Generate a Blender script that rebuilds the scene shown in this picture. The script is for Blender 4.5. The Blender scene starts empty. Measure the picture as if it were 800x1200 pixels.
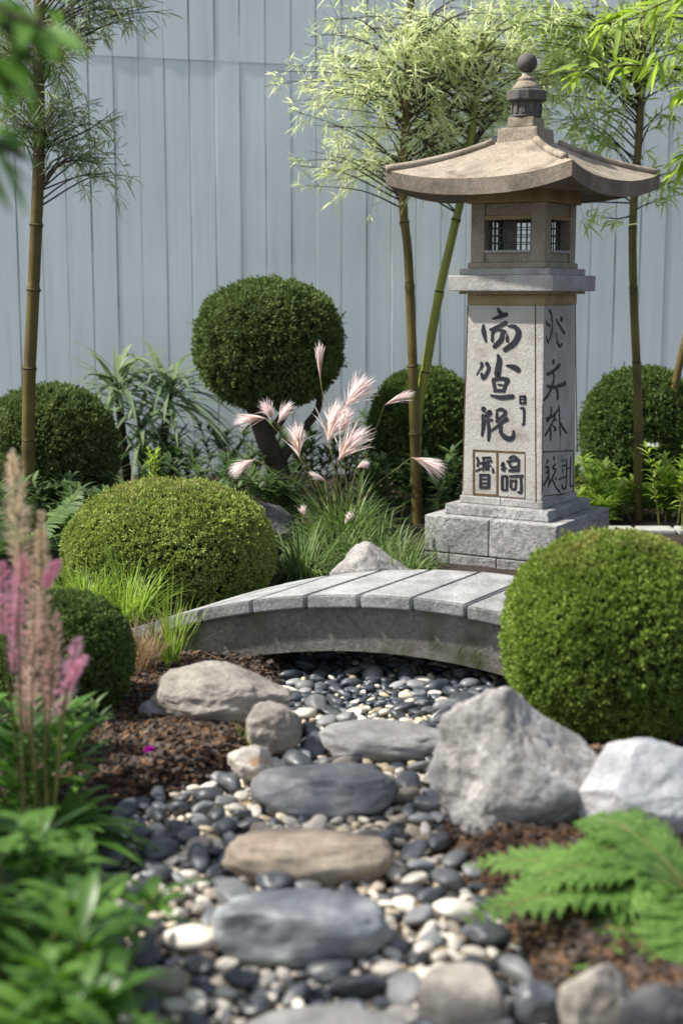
import bpy, bmesh, math, random
import numpy as np
from mathutils import Vector, Matrix, noise
PI = math.pi
sc = bpy.context.scene
COL = sc.collection

# ------------------------------------------------------------------ camera, sky, sun, exposure
F = 1667.0; PITCH = math.radians(8.87); CH = 0.90
cam_d = bpy.data.cameras.new('camera'); cam = bpy.data.objects.new('camera', cam_d); COL.objects.link(cam)
cam.location = (0, 0, CH); cam.rotation_euler = (PI/2 - PITCH, 0, 0)
cam_d.sensor_fit = 'VERTICAL'; cam_d.sensor_height = 36; cam_d.sensor_width = 24; cam_d.lens = F/1200*36
cam_d.clip_start = 0.05; cam_d.clip_end = 500
cam_d.dof.use_dof = True; cam_d.dof.focus_distance = 4.0; cam_d.dof.aperture_fstop = 3.0
sc.camera = cam
TOSUN = Vector((-0.62, -0.04, 0.785)).normalized()
w = bpy.data.worlds.new('World'); sc.world = w; w.use_nodes = True
nt = w.node_tree; bg = nt.nodes['Background']
sky = nt.nodes.new('ShaderNodeTexSky'); sky.sky_type = 'NISHITA'; sky.sun_disc = False
sky.sun_elevation = math.asin(TOSUN.z); sky.sun_rotation = math.atan2(TOSUN.x, TOSUN.y)
sky.air_density = 1.0; sky.dust_density = 2.0
hs = nt.nodes.new('ShaderNodeHueSaturation'); hs.inputs['Saturation'].default_value = .62; nt.links.new(sky.outputs[0], hs.inputs['Color']); nt.links.new(hs.outputs[0], bg.inputs[0]); bg.inputs[1].default_value = 0.115
sd = bpy.data.lights.new('sun', 'SUN'); sun = bpy.data.objects.new('sun', sd); COL.objects.link(sun)
sd.energy = 4.6; sd.angle = math.radians(1.2); sd.color = (1.0, 0.95, 0.86)
sun.rotation_euler = TOSUN.to_track_quat('Z', 'Y').to_euler(); sun.location = (-3, -1, 5)
vs = sc.view_settings; vs.view_transform = 'Standard'; vs.look = 'None'; vs.gamma = 1; vs.exposure = 0.70; vs.use_curve_mapping = False
sc.cycles.max_bounces = 8; sc.cycles.transparent_max_bounces = 8

# ------------------------------------------------------------------ pixel helpers (photo 800x1200)
def ray(px, py):
    x = (px-400)/F; y = (600-py)/F
    return Vector((x, math.cos(PITCH)+y*math.sin(PITCH), -math.sin(PITCH)+y*math.cos(PITCH)))
def at(px, py, Y):
    r = ray(px, py); t = Y/r.y
    return Vector((r.x*t, Y, CH+r.z*t))
def gp(px, py, z=0.0):
    r = ray(px, py); t = (z-CH)/r.z
    return Vector((r.x*t, r.y*t, z))
def proj(p):
    y, z = p[1], p[2]-CH
    d = y*math.cos(PITCH)-z*math.sin(PITCH); u = y*math.sin(PITCH)+z*math.cos(PITCH)
    return 400+F*p[0]/d, 600-F*u/d, d
BZ = 0.045                                                     # height of the planted banks over the stream bed

# ------------------------------------------------------------------ mesh helpers
class MB:
    def __init__(s): s.V = []; s.F = []; s.n = 0
    def add(s, V, Fc, mi=0):
        V = np.asarray(V, float).reshape(-1, 3); Fc = np.asarray(Fc, int)
        s.V.append(V); s.F.append((Fc+s.n, mi)); s.n += len(V); return s
    def addbm(s, bm, mi=0):
        bm.verts.index_update()
        V = [v.co[:] for v in bm.verts]; s.V.append(np.array(V)); 
        by = {}
        for f in bm.faces: by.setdefault(len(f.verts), []).append([v.index for v in f.verts])
        for k, l in by.items(): s.F.append((np.array(l)+s.n, mi))
        s.n += len(V); bm.free(); return s
    def build(s, name, mats, parent=None, smooth=True, loc=None):
        me = bpy.data.meshes.new(name)
        V = np.concatenate(s.V).astype(np.float32)
        me.vertices.add(len(V)); me.vertices.foreach_set('co', V.ravel())
        li = np.concatenate([f.ravel() for f, m in s.F]).astype(np.int32)
        tot = np.concatenate([np.full(len(f), f.shape[1]) for f, m in s.F]).astype(np.int32)
        mi = np.concatenate([np.full(len(f), m) for f, m in s.F]).astype(np.int32)
        me.loops.add(len(li)); me.loops.foreach_set('vertex_index', li)
        me.polygons.add(len(tot)); st = np.concatenate([[0], np.cumsum(tot)[:-1]]).astype(np.int32)
        me.polygons.foreach_set('loop_start', st); me.polygons.foreach_set('loop_total', tot)
        me.polygons.foreach_set('material_index', mi)
        me.polygons.foreach_set('use_smooth', np.full(len(tot), bool(smooth)))
        me.update(calc_edges=True); me.validate()
        for m in (mats if isinstance(mats, (list, tuple)) else [mats]): me.materials.append(m)
        o = bpy.data.objects.new(name, me); COL.objects.link(o)
        if parent is not None: o.parent = parent
        if loc is not None: o.location = loc
        return o
def empty(name, loc=(0, 0, 0), rz=0.0):
    o = bpy.data.objects.new(name, None); COL.objects.link(o); o.location = loc; o.rotation_euler = (0, 0, rz)
    o.empty_display_size = 0.05; return o
def tag(o, label=None, cat=None, group=None, kind=None):
    if label: o['label'] = label
    if cat: o['category'] = cat
    if group: o['group'] = group
    if kind: o['kind'] = kind
    return o
def unit(a): return a/np.maximum(np.linalg.norm(a, axis=-1, keepdims=True), 1e-9)
def box_bm(sx, sy, z0, z1, bev=0.004, cx=0, cy=0, top=1.0, seg=2):
    bm = bmesh.new(); bmesh.ops.create_cube(bm, size=1)
    for v in bm.verts:
        k = top if v.co.z > 0 else 1.0
        v.co = Vector((cx+v.co.x*sx*k, cy+v.co.y*sy*k, z1 if v.co.z > 0 else z0))
    if bev: bmesh.ops.bevel(bm, geom=bm.edges[:], offset=bev, segments=seg, affect='EDGES', profile=0.6)
    return bm
def lathe(prof, n=24, rot=0.0):
    V = []; Fc = []
    for (r, z) in prof:
        for k in range(n):
            a = rot+2*PI*k/n; V.append((r*math.cos(a), r*math.sin(a), z))
    for i in range(len(prof)-1):
        for k in range(n): Fc.append((i*n+k, i*n+(k+1) % n, (i+1)*n+(k+1) % n, (i+1)*n+k))
    return V, Fc
def smooth_path(P, n):
    P = np.asarray(P, float); m = len(P)
    if m == 2:
        t = np.linspace(0, 1, n)[:, None]; return P[0]*(1-t)+P[1]*t
    out = []
    for u in np.linspace(0, m-1-1e-6, n):
        i = int(u); t = u-i
        p1, p2 = P[i], P[i+1]; p0 = P[i-1] if i > 0 else 2*p1-p2; p3 = P[i+2] if i+2 < m else 2*p2-p1
        out.append(0.5*((2*p1)+(-p0+p2)*t+(2*p0-5*p1+4*p2-p3)*t*t+(-p0+3*p1-3*p2+p3)*t**3))
    return np.array(out)
def tube(mb, P, R, n=8, mi=0, cap=True):
    P = np.asarray(P, float); m = len(P); R = np.broadcast_to(np.asarray(R, float), (m,))
    T = unit(np.gradient(P, axis=0)); ref = np.array([0.13, 0.97, 0.2]) if abs(T[0][1]) < .9 else np.array([1., 0, 0])
    A = unit(np.cross(T, ref)); B = np.cross(T, A)
    an = np.arange(n)*2*PI/n
    V = (P[:, None]+R[:, None, None]*(A[:, None]*np.cos(an)[None, :, None]+B[:, None]*np.sin(an)[None, :, None])).reshape(-1, 3)
    i = np.arange(m-1)[:, None]*n; k = np.arange(n)[None]; k2 = (k+1) % n
    Fc = np.stack([i+k, i+k2, i+n+k2, i+n+k], -1).reshape(-1, 4)
    mb.add(V, Fc, mi)
    if cap:
        mb.F.append((np.array([list(range(mb.n-n, mb.n))]), mi))
        mb.F.append((np.array([list(range(mb.n-m*n, mb.n-m*n+n))[::-1]]), mi))
def kites(mb, P, D, S, L, W, mi=0, mid=0.45):
    """small leaves: kite quads"""
    n = len(P); L = np.broadcast_to(L, (n,))[:, None]; W = np.broadcast_to(W, (n,))[:, None]
    V = np.stack([P, P+D*L*mid+S*W*.5, P+D*L, P+D*L*mid-S*W*.5], 1).reshape(-1, 3)
    mb.add(V, np.arange(4*n).reshape(n, 4), mi)
def blades(mb, P, D, L, W, droop=0.3, K=5, prof='grass', side=None, fold=0.0, mi=0, curl=None):
    """ribbons: centre line P + L (D t + droop down t^2); fold gives a V section"""
    n = len(P); L = np.broadcast_to(L, (n,)); W = np.broadcast_to(W, (n,)); dr = np.broadcast_to(droop, (n,))
    t = np.linspace(0, 1, K+1)
    C = P[:, None]+L[:, None, None]*(D[:, None]*t[None, :, None])
    C[:, :, 2] -= (L*dr)[:, None]*t[None]**2
    if curl is not None: C += curl[:, None]*(t[None, :, None]**2)
    T = unit(np.gradient(C, axis=1))
    if side is None:
        up = np.array([0, 0, 1.])+0*D; side = unit(np.cross(D, up)+1e-4)
    Sd = unit(side[:, None]-T*np.sum(side[:, None]*T, -1, keepdims=True)); N = np.cross(Sd, T)
    if prof == 'grass': pw = (1-t)**.6*(.5+.5*np.minimum(t*5, 1))
    elif prof == 'leaf': pw = np.sin(PI*np.clip(t*.93+.05, 0, 1))**.8
    elif prof == 'strap': pw = np.minimum(1, .45+t*2.2)*np.minimum(1, (1-t)*2.0)**.8
    else: pw = np.ones_like(t)*(1-t*.6)
    pw = np.maximum(pw, .03)
    hw = W[:, None]*.5*pw[None]
    if fold:
        Vv = np.stack([C-Sd*hw[..., None]+N*(hw*fold)[..., None], C, C+Sd*hw[..., None]+N*(hw*fold)[..., None]], 2).reshape(-1, 3)
        b = (np.arange(n)*(K+1)*3)[:, None, None]+np.arange(K)[None, :, None]*3+np.arange(2)[None, None]
        Fc = np.stack([b, b+1, b+4, b+3], -1).reshape(-1, 4)
    else:
        Vv = np.stack([C-Sd*hw[..., None], C+Sd*hw[..., None]], 2).reshape(-1, 3)
        b = (np.arange(n)*(K+1)*2)[:, None]+np.arange(K)[None]*2
        Fc = np.stack([b, b+1, b+3, b+2], -1).reshape(-1, 4)
    mb.add(Vv, Fc, mi)
def rand_dirs(rng, n, zmin=-1.0, zmax=1.0):
    z = rng.uniform(zmin, zmax, n); a = rng.uniform(0, 2*PI, n); r = np.sqrt(1-z*z)
    return np.stack([r*np.cos(a), r*np.sin(a), z], 1)

# ------------------------------------------------------------------ materials
def newmat(name):
    m = bpy.data.materials.new(name); m.use_nodes = True; t = m.node_tree
    return m, t, t.nodes['Principled BSDF'], t.nodes['Material Output']
def N(t, k, **kw):
    n = t.nodes.new(k)
    for a, b in kw.items():
        if hasattr(n, a): setattr(n, a, b)
        else: n.inputs[a.replace('_', ' ')].default_value = b
    return n
def ramp(t, stops):
    r = t.nodes.new('ShaderNodeValToRGB'); e = r.color_ramp.elements
    while len(e) < len(stops): e.new(.5)
    for x, (p, c) in zip(e, stops): x.position = p; x.color = (*c, 1) if len(c) == 3 else c
    return r
def stone(name, cols, scale=6, rough=.85, bump=.4, bscale=40, speck=.15, vein=None, spec=.3, dist=.01, stain=None, island=0.0):
    m, t, b, out = newmat(name); L = t.links.new
    tc = N(t, 'ShaderNodeTexCoord')
    n1 = N(t, 'ShaderNodeTexNoise', Scale=scale, Detail=8, Roughness=.62, Distortion=.4); L(tc.outputs['Object'], n1.inputs['Vector'])
    k = len(cols); r = ramp(t, [(.32+.36*i/(k-1), c) for i, c in enumerate(cols)]); L(n1.outputs[0], r.inputs[0])
    col = r.outputs[0]
    n2 = N(t, 'ShaderNodeTexNoise', Scale=bscale*4, Detail=4, Roughness=.7); L(tc.outputs['Object'], n2.inputs['Vector'])
    r2 = ramp(t, [(.35, (1-speck*2,)*3), (.62, (1+speck*.8,)*3)]); L(n2.outputs[0], r2.inputs[0])
    mx = N(t, 'ShaderNodeMix', data_type='RGBA', blend_type='MULTIPLY'); mx.inputs[0].default_value = 1
    L(col, mx.inputs[6]); L(r2.outputs[0], mx.inputs[7]); col = mx.outputs[2]
    if stain:                                                  # (colour, scale, threshold)
        n4 = N(t, 'ShaderNodeTexNoise', Scale=stain[1], Detail=6, Roughness=.65); L(tc.outputs['Object'], n4.inputs['Vector'])
        r4 = ramp(t, [(stain[2], (0, 0, 0)), (stain[2]+.12, (1, 1, 1))]); L(n4.outputs[0], r4.inputs[0])
        mm = N(t, 'ShaderNodeMix', data_type='RGBA'); L(r4.outputs[0], mm.inputs[0]); L(col, mm.inputs[6]); mm.inputs[7].default_value = (*stain[0], 1); col = mm.outputs[2]
    if vein:
        v = N(t, 'ShaderNodeTexVoronoi', feature='DISTANCE_TO_EDGE', Scale=vein[1]); L(n1.outputs[1], v.inputs['Vector'])
        mp = N(t, 'ShaderNodeVectorMath', operation='ADD'); L(tc.outputs['Object'], mp.inputs[0]); L(n1.outputs[1], mp.inputs[1]); L(mp.outputs[0], v.inputs['Vector'])
        r5 = ramp(t, [(.0, (1, 1, 1)), (.02, (0, 0, 0))]); L(v.outputs[0], r5.inputs[0])
        mm = N(t, 'ShaderNodeMix', data_type='RGBA'); L(r5.outputs[0], mm.inputs[0]); L(col, mm.inputs[6]); mm.inputs[7].default_value = (*vein[0], 1); col = mm.outputs[2]
    if island:
        g = N(t, 'ShaderNodeNewGeometry'); oi = N(t, 'ShaderNodeObjectInfo')
        ad = N(t, 'ShaderNodeMath', operation='ADD'); L(g.outputs['Random Per Island'], ad.inputs[0]); L(oi.outputs['Random'], ad.inputs[1])
        fr = N(t, 'ShaderNodeMath', operation='FRACT'); L(ad.outputs[0], fr.inputs[0])
        mr = N(t, 'ShaderNodeMapRange'); mr.inputs[3].default_value = 1-island; mr.inputs[4].default_value = 1+island; L(fr.outputs[0], mr.inputs[0])
        hv = N(t, 'ShaderNodeHueSaturation'); L(mr.outputs[0], hv.inputs['Value']); L(col, hv.inputs['Color'])
        m2 = N(t, 'ShaderNodeMapRange'); m2.inputs[3].default_value = 1.5; m2.inputs[4].default_value = .5; L(g.outputs['Random Per Island'], m2.inputs[0]); L(m2.outputs[0], hv.inputs['Saturation']); col = hv.outputs[0]
    L(col, b.inputs['Base Color'])
    b.inputs['Roughness'].default_value = rough; b.inputs['Specular IOR Level'].default_value = spec
    n3 = N(t, 'ShaderNodeTexNoise', Scale=bscale, Detail=9, Roughness=.7, Distortion=.3); L(tc.outputs['Object'], n3.inputs['Vector'])
    rr = N(t, 'ShaderNodeMapRange'); rr.inputs[1].default_value = .3; rr.inputs[2].default_value = .7; rr.inputs[3].default_value = max(.15, rough-.14); rr.inputs[4].default_value = min(1, rough+.14); L(n3.outputs[0], rr.inputs[0]); L(rr.outputs[0], b.inputs['Roughness'])
    bp = N(t, 'ShaderNodeBump', Strength=bump, Distance=dist); L(n3.outputs[0], bp.inputs['Height']); L(bp.outputs[0], b.inputs['Normal'])
    return m
def leafmat(name, c1, c2, trans=.35, rough=.5, spec=.3, tint=None, var=1.0):
    m, t, b, out = newmat(name); L = t.links.new
    g = N(t, 'ShaderNodeNewGeometry'); tc = N(t, 'ShaderNodeTexCoord')
    r = ramp(t, [(0, c1), (1, c2)])
    n1 = N(t, 'ShaderNodeTexNoise', Scale=9.0, Detail=3); L(tc.outputs['Object'], n1.inputs['Vector'])
    ad = N(t, 'ShaderNodeMath', operation='MULTIPLY_ADD'); L(n1.outputs[0], ad.inputs[0]); ad.inputs[1].default_value = 1.6
    sb = N(t, 'ShaderNodeMath', operation='MULTIPLY_ADD'); L(g.outputs['Random Per Island'], sb.inputs[0]); sb.inputs[1].default_value = .8; sb.inputs[2].default_value = -.65
    L(sb.outputs[0], ad.inputs[2]); L(ad.outputs[0], r.inputs[0])
    col = r.outputs[0]
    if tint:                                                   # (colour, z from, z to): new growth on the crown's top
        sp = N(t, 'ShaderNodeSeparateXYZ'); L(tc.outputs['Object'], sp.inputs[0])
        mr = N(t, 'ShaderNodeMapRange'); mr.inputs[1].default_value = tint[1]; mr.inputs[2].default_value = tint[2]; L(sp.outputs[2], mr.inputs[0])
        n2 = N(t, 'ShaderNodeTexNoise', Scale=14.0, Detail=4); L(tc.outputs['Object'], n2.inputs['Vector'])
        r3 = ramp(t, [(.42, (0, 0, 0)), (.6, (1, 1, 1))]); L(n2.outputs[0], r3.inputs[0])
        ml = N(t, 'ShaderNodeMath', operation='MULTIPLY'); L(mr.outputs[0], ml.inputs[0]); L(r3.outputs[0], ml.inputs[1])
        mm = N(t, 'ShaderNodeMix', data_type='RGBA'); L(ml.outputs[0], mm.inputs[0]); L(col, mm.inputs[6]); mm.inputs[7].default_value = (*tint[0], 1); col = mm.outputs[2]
    L(col, b.inputs['Base Color']); b.inputs['Roughness'].default_value = rough; b.inputs['Specular IOR Level'].default_value = spec
    tr = N(t, 'ShaderNodeBsdfTranslucent'); hv = N(t, 'ShaderNodeHueSaturation', Saturation=1.15, Value=1.25); L(col, hv.inputs['Color']); L(hv.outputs[0], tr.inputs[0])
    mx = N(t, 'ShaderNodeMixShader'); mx.inputs[0].default_value = trans; L(b.outputs[0], mx.inputs[1]); L(tr.outputs[0], mx.inputs[2]); L(mx.outputs[0], out.inputs[0])
    return m
M = {}
M['plinth'] = stone('plinth_granite', [(.20, .20, .205), (.33, .33, .33), (.46, .46, .45)], 7, .8, .9, 26, .2, vein=((.11, .105, .10), 3.2), dist=.012)
M['shaft'] = stone('shaft_stone', [(.33, .31, .28), (.44, .425, .395), (.50, .49, .465)], 6, .88, .6, 70, .14, stain=((.27, .24, .20), 8, .57), dist=.005)
M['fire'] = stone('fire_box_stone', [(.20, .175, .14), (.30, .265, .21), (.36, .33, .28)], 8, .85, .4, 50, .14, dist=.005)
M['cap'] = stone('cap_stone', [(.24, .235, .225), (.36, .35, .34), (.46, .45, .43)], 9, .85, .5, 40, .15, dist=.006)
M['roof'] = stone('roof_stone', [(.20, .165, .125), (.32, .27, .21), (.42, .365, .295)], 7, .9, .7, 36, .16, stain=((.15, .125, .095), 9, .55), dist=.006)
M['rim'] = stone('roof_rim_stone', [(.13, .105, .08), (.21, .175, .14), (.28, .24, .20)], 12, .9, .6, 60, .18, dist=.005)
M['ochre'] = stone('ochre_stone', [(.23, .17, .08), (.34, .26, .14), (.40, .33, .2)], 9, .9, .4, 50, .14, dist=.004)
M['dark_stone'] = stone('dark_stone', [(.06, .06, .055), (.105, .10, .095), (.15, .145, .135)], 14, .8, .5, 60, .16, dist=.004)
M['bridge'] = stone('bridge_slab_stone', [(.22, .225, .225), (.34, .345, .345), (.46, .465, .46)], 9, .88, .8, 40, .16, dist=.007, stain=((.17, .175, .155), 7, .58))
M['beam'] = stone('bridge_beam_stone', [(.13, .125, .11), (.22, .21, .19), (.29, .28, .26)], 5, .9, .7, 24, .16, dist=.012, stain=((.085, .095, .045), 6, .54))
M['ink'] = stone('ink_blue_black', [(.012, .013, .02), (.03, .032, .045)], 20, .55, .2, 60, .2, dist=.002)
M['groove'] = stone('groove_brown', [(.06, .038, .018), (.16, .10, .04)], 25, .9, .2, 60, .2, dist=.002)
M['groove_dark'] = stone('groove_dark', [(.03, .028, .022), (.08, .07, .05)], 25, .9, .2, 60, .2, dist=.002)
M['paper'] = stone('window_bar_grey', [(.22, .22, .22), (.35, .35, .35)], 25, .8, .1, 60, .1, dist=.002)
M['r_brown'] = stone('boulder_grey_brown', [(.21, .19, .165), (.34, .31, .27), (.42, .39, .35)], 7, .85, .8, 22, .12, dist=.012)
M['r_light'] = stone('boulder_pale', [(.24, .23, .215), (.42, .405, .39), (.60, .59, .575)], 7, .85, 1.0, 26, .16, stain=((.20, .185, .165), 9, .56), dist=.016)
M['r_white'] = stone('boulder_white', [(.34, .34, .35), (.50, .50, .51), (.58, .58, .585)], 5, .75, .5, 18, .08, dist=.01)
M['r_rust'] = stone('rock_rusty', [(.45, .40, .34), (.52, .48, .42), (.62, .59, .54)], 14, .8, .6, 30, .08, dist=.006, stain=((.42, .19, .08), 22, .54))
M['r_dark'] = stone('rock_dark', [(.05, .05, .055), (.09, .09, .095), (.14, .135, .13)], 8, .8, .6, 24, .1, dist=.01)
M['s_grey'] = stone('step_slate_grey', [(.13, .13, .13), (.24, .24, .235), (.36, .355, .34)], 7, .5, .6, 24, .08, dist=.008, spec=.45)
M['s_dark'] = stone('step_dark_slate', [(.085, .09, .098), (.16, .165, .175), (.27, .27, .27)], 7, .45, .6, 20, .08, dist=.008, spec=.5)
M['s_tan'] = stone('step_tan', [(.24, .19, .14), (.38, .31, .24), (.50, .43, .35)], 7, .7, .6, 24, .1, dist=.008)
M['s_blue'] = stone('step_blue_grey', [(.10, .11, .125), (.22, .235, .25), (.42, .43, .44)], 9, .38, .5, 20, .06, dist=.006, spec=.5)
M['p_dark'] = stone('pebble_dark', [(.028, .034, .045), (.06, .07, .085), (.13, .14, .155)], 26, .42, .15, 60, .06, island=.45, spec=.5, dist=.003)
M['p_grey'] = stone('pebble_grey', [(.13, .14, .15), (.19, .20, .21), (.26, .26, .26)], 18, .5, .15, 60, .08, island=.35, spec=.45, dist=.003)
M['p_tan'] = stone('pebble_tan', [(.22, .17, .12), (.33, .26, .18), (.40, .33, .25)], 18, .55, .15, 60, .08, island=.3, dist=.003)
M['p_cream'] = stone('pebble_cream', [(.50, .43, .32), (.62, .55, .43), (.74, .68, .56)], 18, .5, .12, 60, .06, island=.25, dist=.003)
M['soil'] = stone('dark_soil', [(.022, .016, .011), (.04, .028, .02), (.06, .045, .03)], 14, .95, .8, 40, .2, dist=.01)
M['chip'] = stone('bark_chip', [(.045, .030, .022), (.085, .055, .038), (.17, .12, .085)], 30, .85, .5, 80, .15, island=.55, dist=.003)
M['kerb'] = stone('edging_stone', [(.30, .30, .28), (.40, .40, .38), (.48, .48, .46)], 9, .85, .5, 30, .1, dist=.006)
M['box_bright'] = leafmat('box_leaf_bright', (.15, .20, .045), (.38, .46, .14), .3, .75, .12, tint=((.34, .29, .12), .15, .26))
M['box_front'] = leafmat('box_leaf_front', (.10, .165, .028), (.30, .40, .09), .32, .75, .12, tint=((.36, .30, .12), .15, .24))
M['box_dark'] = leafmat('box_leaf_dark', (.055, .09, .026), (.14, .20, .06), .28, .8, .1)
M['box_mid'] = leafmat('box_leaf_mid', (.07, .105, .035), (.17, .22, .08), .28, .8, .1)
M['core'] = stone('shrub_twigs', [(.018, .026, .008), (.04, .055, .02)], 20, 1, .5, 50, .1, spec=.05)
M['bark'] = stone('bark_dark', [(.035, .03, .022), (.08, .065, .05)], 14, .95, .8, 30, .1)
M['culm_brown'] = stone('culm_olive_brown', [(.06, .047, .015), (.11, .085, .024), (.16, .135, .04)], 5, .5, .1, 60, .04, dist=.002)
M['culm_green'] = stone('culm_green', [(.13, .16, .025), (.20, .23, .04), (.27, .29, .07)], 4, .4, .1, 60, .04, dist=.002, stain=((.13, .09, .03), 5, .62))
M['node'] = stone('culm_node', [(.05, .035, .015), (.10, .075, .03)], 20, .7, .2, 60, .1)
M['twig'] = stone('twig_dark', [(.045, .035, .03), (.09, .07, .055)], 20, .8, .2, 60, .1)
M['bam_pale'] = leafmat('bamboo_leaf_pale', (.48, .56, .27), (.82, .87, .56), .58)
M['bam_right'] = leafmat('bamboo_leaf_right', (.28, .38, .11), (.58, .68, .28), .5)
M['bam_left'] = leafmat('bamboo_leaf_left', (.16, .21, .10), (.34, .40, .22), .45)
M['leaf_lime'] = leafmat('leaf_lime', (.22, .34, .05), (.45, .58, .14), .5)
M['strap'] = leafmat('strap_leaf', (.14, .20, .11), (.30, .38, .23), .4, .45)
M['grass_mid'] = leafmat('grass_mid', (.07, .13, .035), (.18, .27, .08), .4)
M['grass_low'] = leafmat('grass_low', (.07, .12, .04), (.20, .27, .10), .4)
M['grass_bright'] = leafmat('grass_bright', (.16, .26, .04), (.36, .48, .12), .45)
M['grass_dry'] = leafmat('grass_dry', (.25, .18, .10), (.48, .37, .24), .35)
M['under'] = leafmat('understory_leaf', (.05, .095, .035), (.14, .21, .08), .38)
M['fg_leaf'] = leafmat('foreground_leaf', (.045, .12, .02), (.16, .32, .055), .42, .38, .5)
M['fern_bright'] = leafmat('fern_bright', (.10, .21, .045), (.25, .41, .11), .45, .45)
M['fern_dark'] = leafmat('fern_dark', (.05, .11, .03), (.14, .22, .06), .35)
M['plume'] = leafmat('plume_pink', (.82, .68, .67), (.94, .88, .87), .5, .7)
M['plume_base'] = leafmat('plume_base', (.55, .33, .20), (.78, .56, .38), .4, .7)
M['plume_tan'] = leafmat('plume_tan', (.86, .68, .46), (.95, .84, .66), .5, .7)
M['pink'] = leafmat('petal_pink', (.86, .42, .56), (.95, .72, .80), .5, .8, .1)
M['blush'] = leafmat('petal_blush', (.85, .56, .48), (.95, .78, .70), .5, .8, .1)
M['magenta'] = leafmat('petal_magenta', (.30, .015, .25), (.5, .05, .42), .4, .6)
M['whitef'] = leafmat('petal_white', (.6, .62, .6), (.8, .82, .78), .4, .6)
M['stem'] = stone('stem_olive', [(.11, .12, .03), (.20, .19, .06)], 15, .7, .1, 60, .05)

# ------------------------------------------------------------------ ground
bedL = [(352, 770), (335, 800), (338, 850), (300, 905), (235, 925), (170, 945), (122, 970), (95, 1010), (85, 1080), (80, 1240), (40, 1900)]
bedR = [(560, 770), (600, 800), (570, 860), (530, 930), (520, 985), (545, 1020), (575, 1080), (612, 1150), (670, 1240), (720, 1900)]
BL = sorted([(gp(*p).y, gp(*p).x) for p in bedL]+[(4.05, -.02), (3.75, -.08)]); BR = sorted([(gp(*p).y, gp(*p).x) for p in bedR]+[(4.05, .12), (3.75, .30)])
def bed_lr(y):
    return np.interp(y, [a for a, b in BL], [b for a, b in BL]), np.interp(y, [a for a, b in BR], [b for a, b in BR])
def bed_d(x, y):                                               # signed distance-like: >0 inside the bed
    l, r = bed_lr(y); return np.minimum(np.minimum(x-l, r-x), np.minimum(4.0-y, y-.6))
def ground_z(x, y):
    d = bed_d(x, y); k = np.clip((-d+.01)/.09, 0, 1); k = k*k*(3-2*k)
    return k*BZ-.012*(1-k)
mb = MB()
xs = np.concatenate([[-60, -20, -8, -4], np.arange(-2.2, 2.201, .03), [4, 8, 20, 60]]); ys = np.concatenate([[-60, -20, -6, -2], np.arange(-1, 6.9, .03), [8, 12, 25, 60]])
X, Y = np.meshgrid(xs, ys); Z = ground_z(X, Y)
nz = np.array([noise.noise(Vector((x*9, y*9, 0)))*.006+noise.noise(Vector((x*3, y*3, 4)))*.008 for x, y in zip(X.ravel(), Y.ravel())]).reshape(X.shape)
Z = Z+nz*(Z > .01)
nx = len(xs); ii = (np.arange(len(ys)-1)[:, None]*nx+np.arange(nx-1)[None]).ravel()
mb.add(np.stack([X, Y, Z], -1).reshape(-1, 3), np.stack([ii, ii+1, ii+nx+1, ii+nx], 1))
tag(mb.build('ground', M['soil']), kind='structure')

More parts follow.
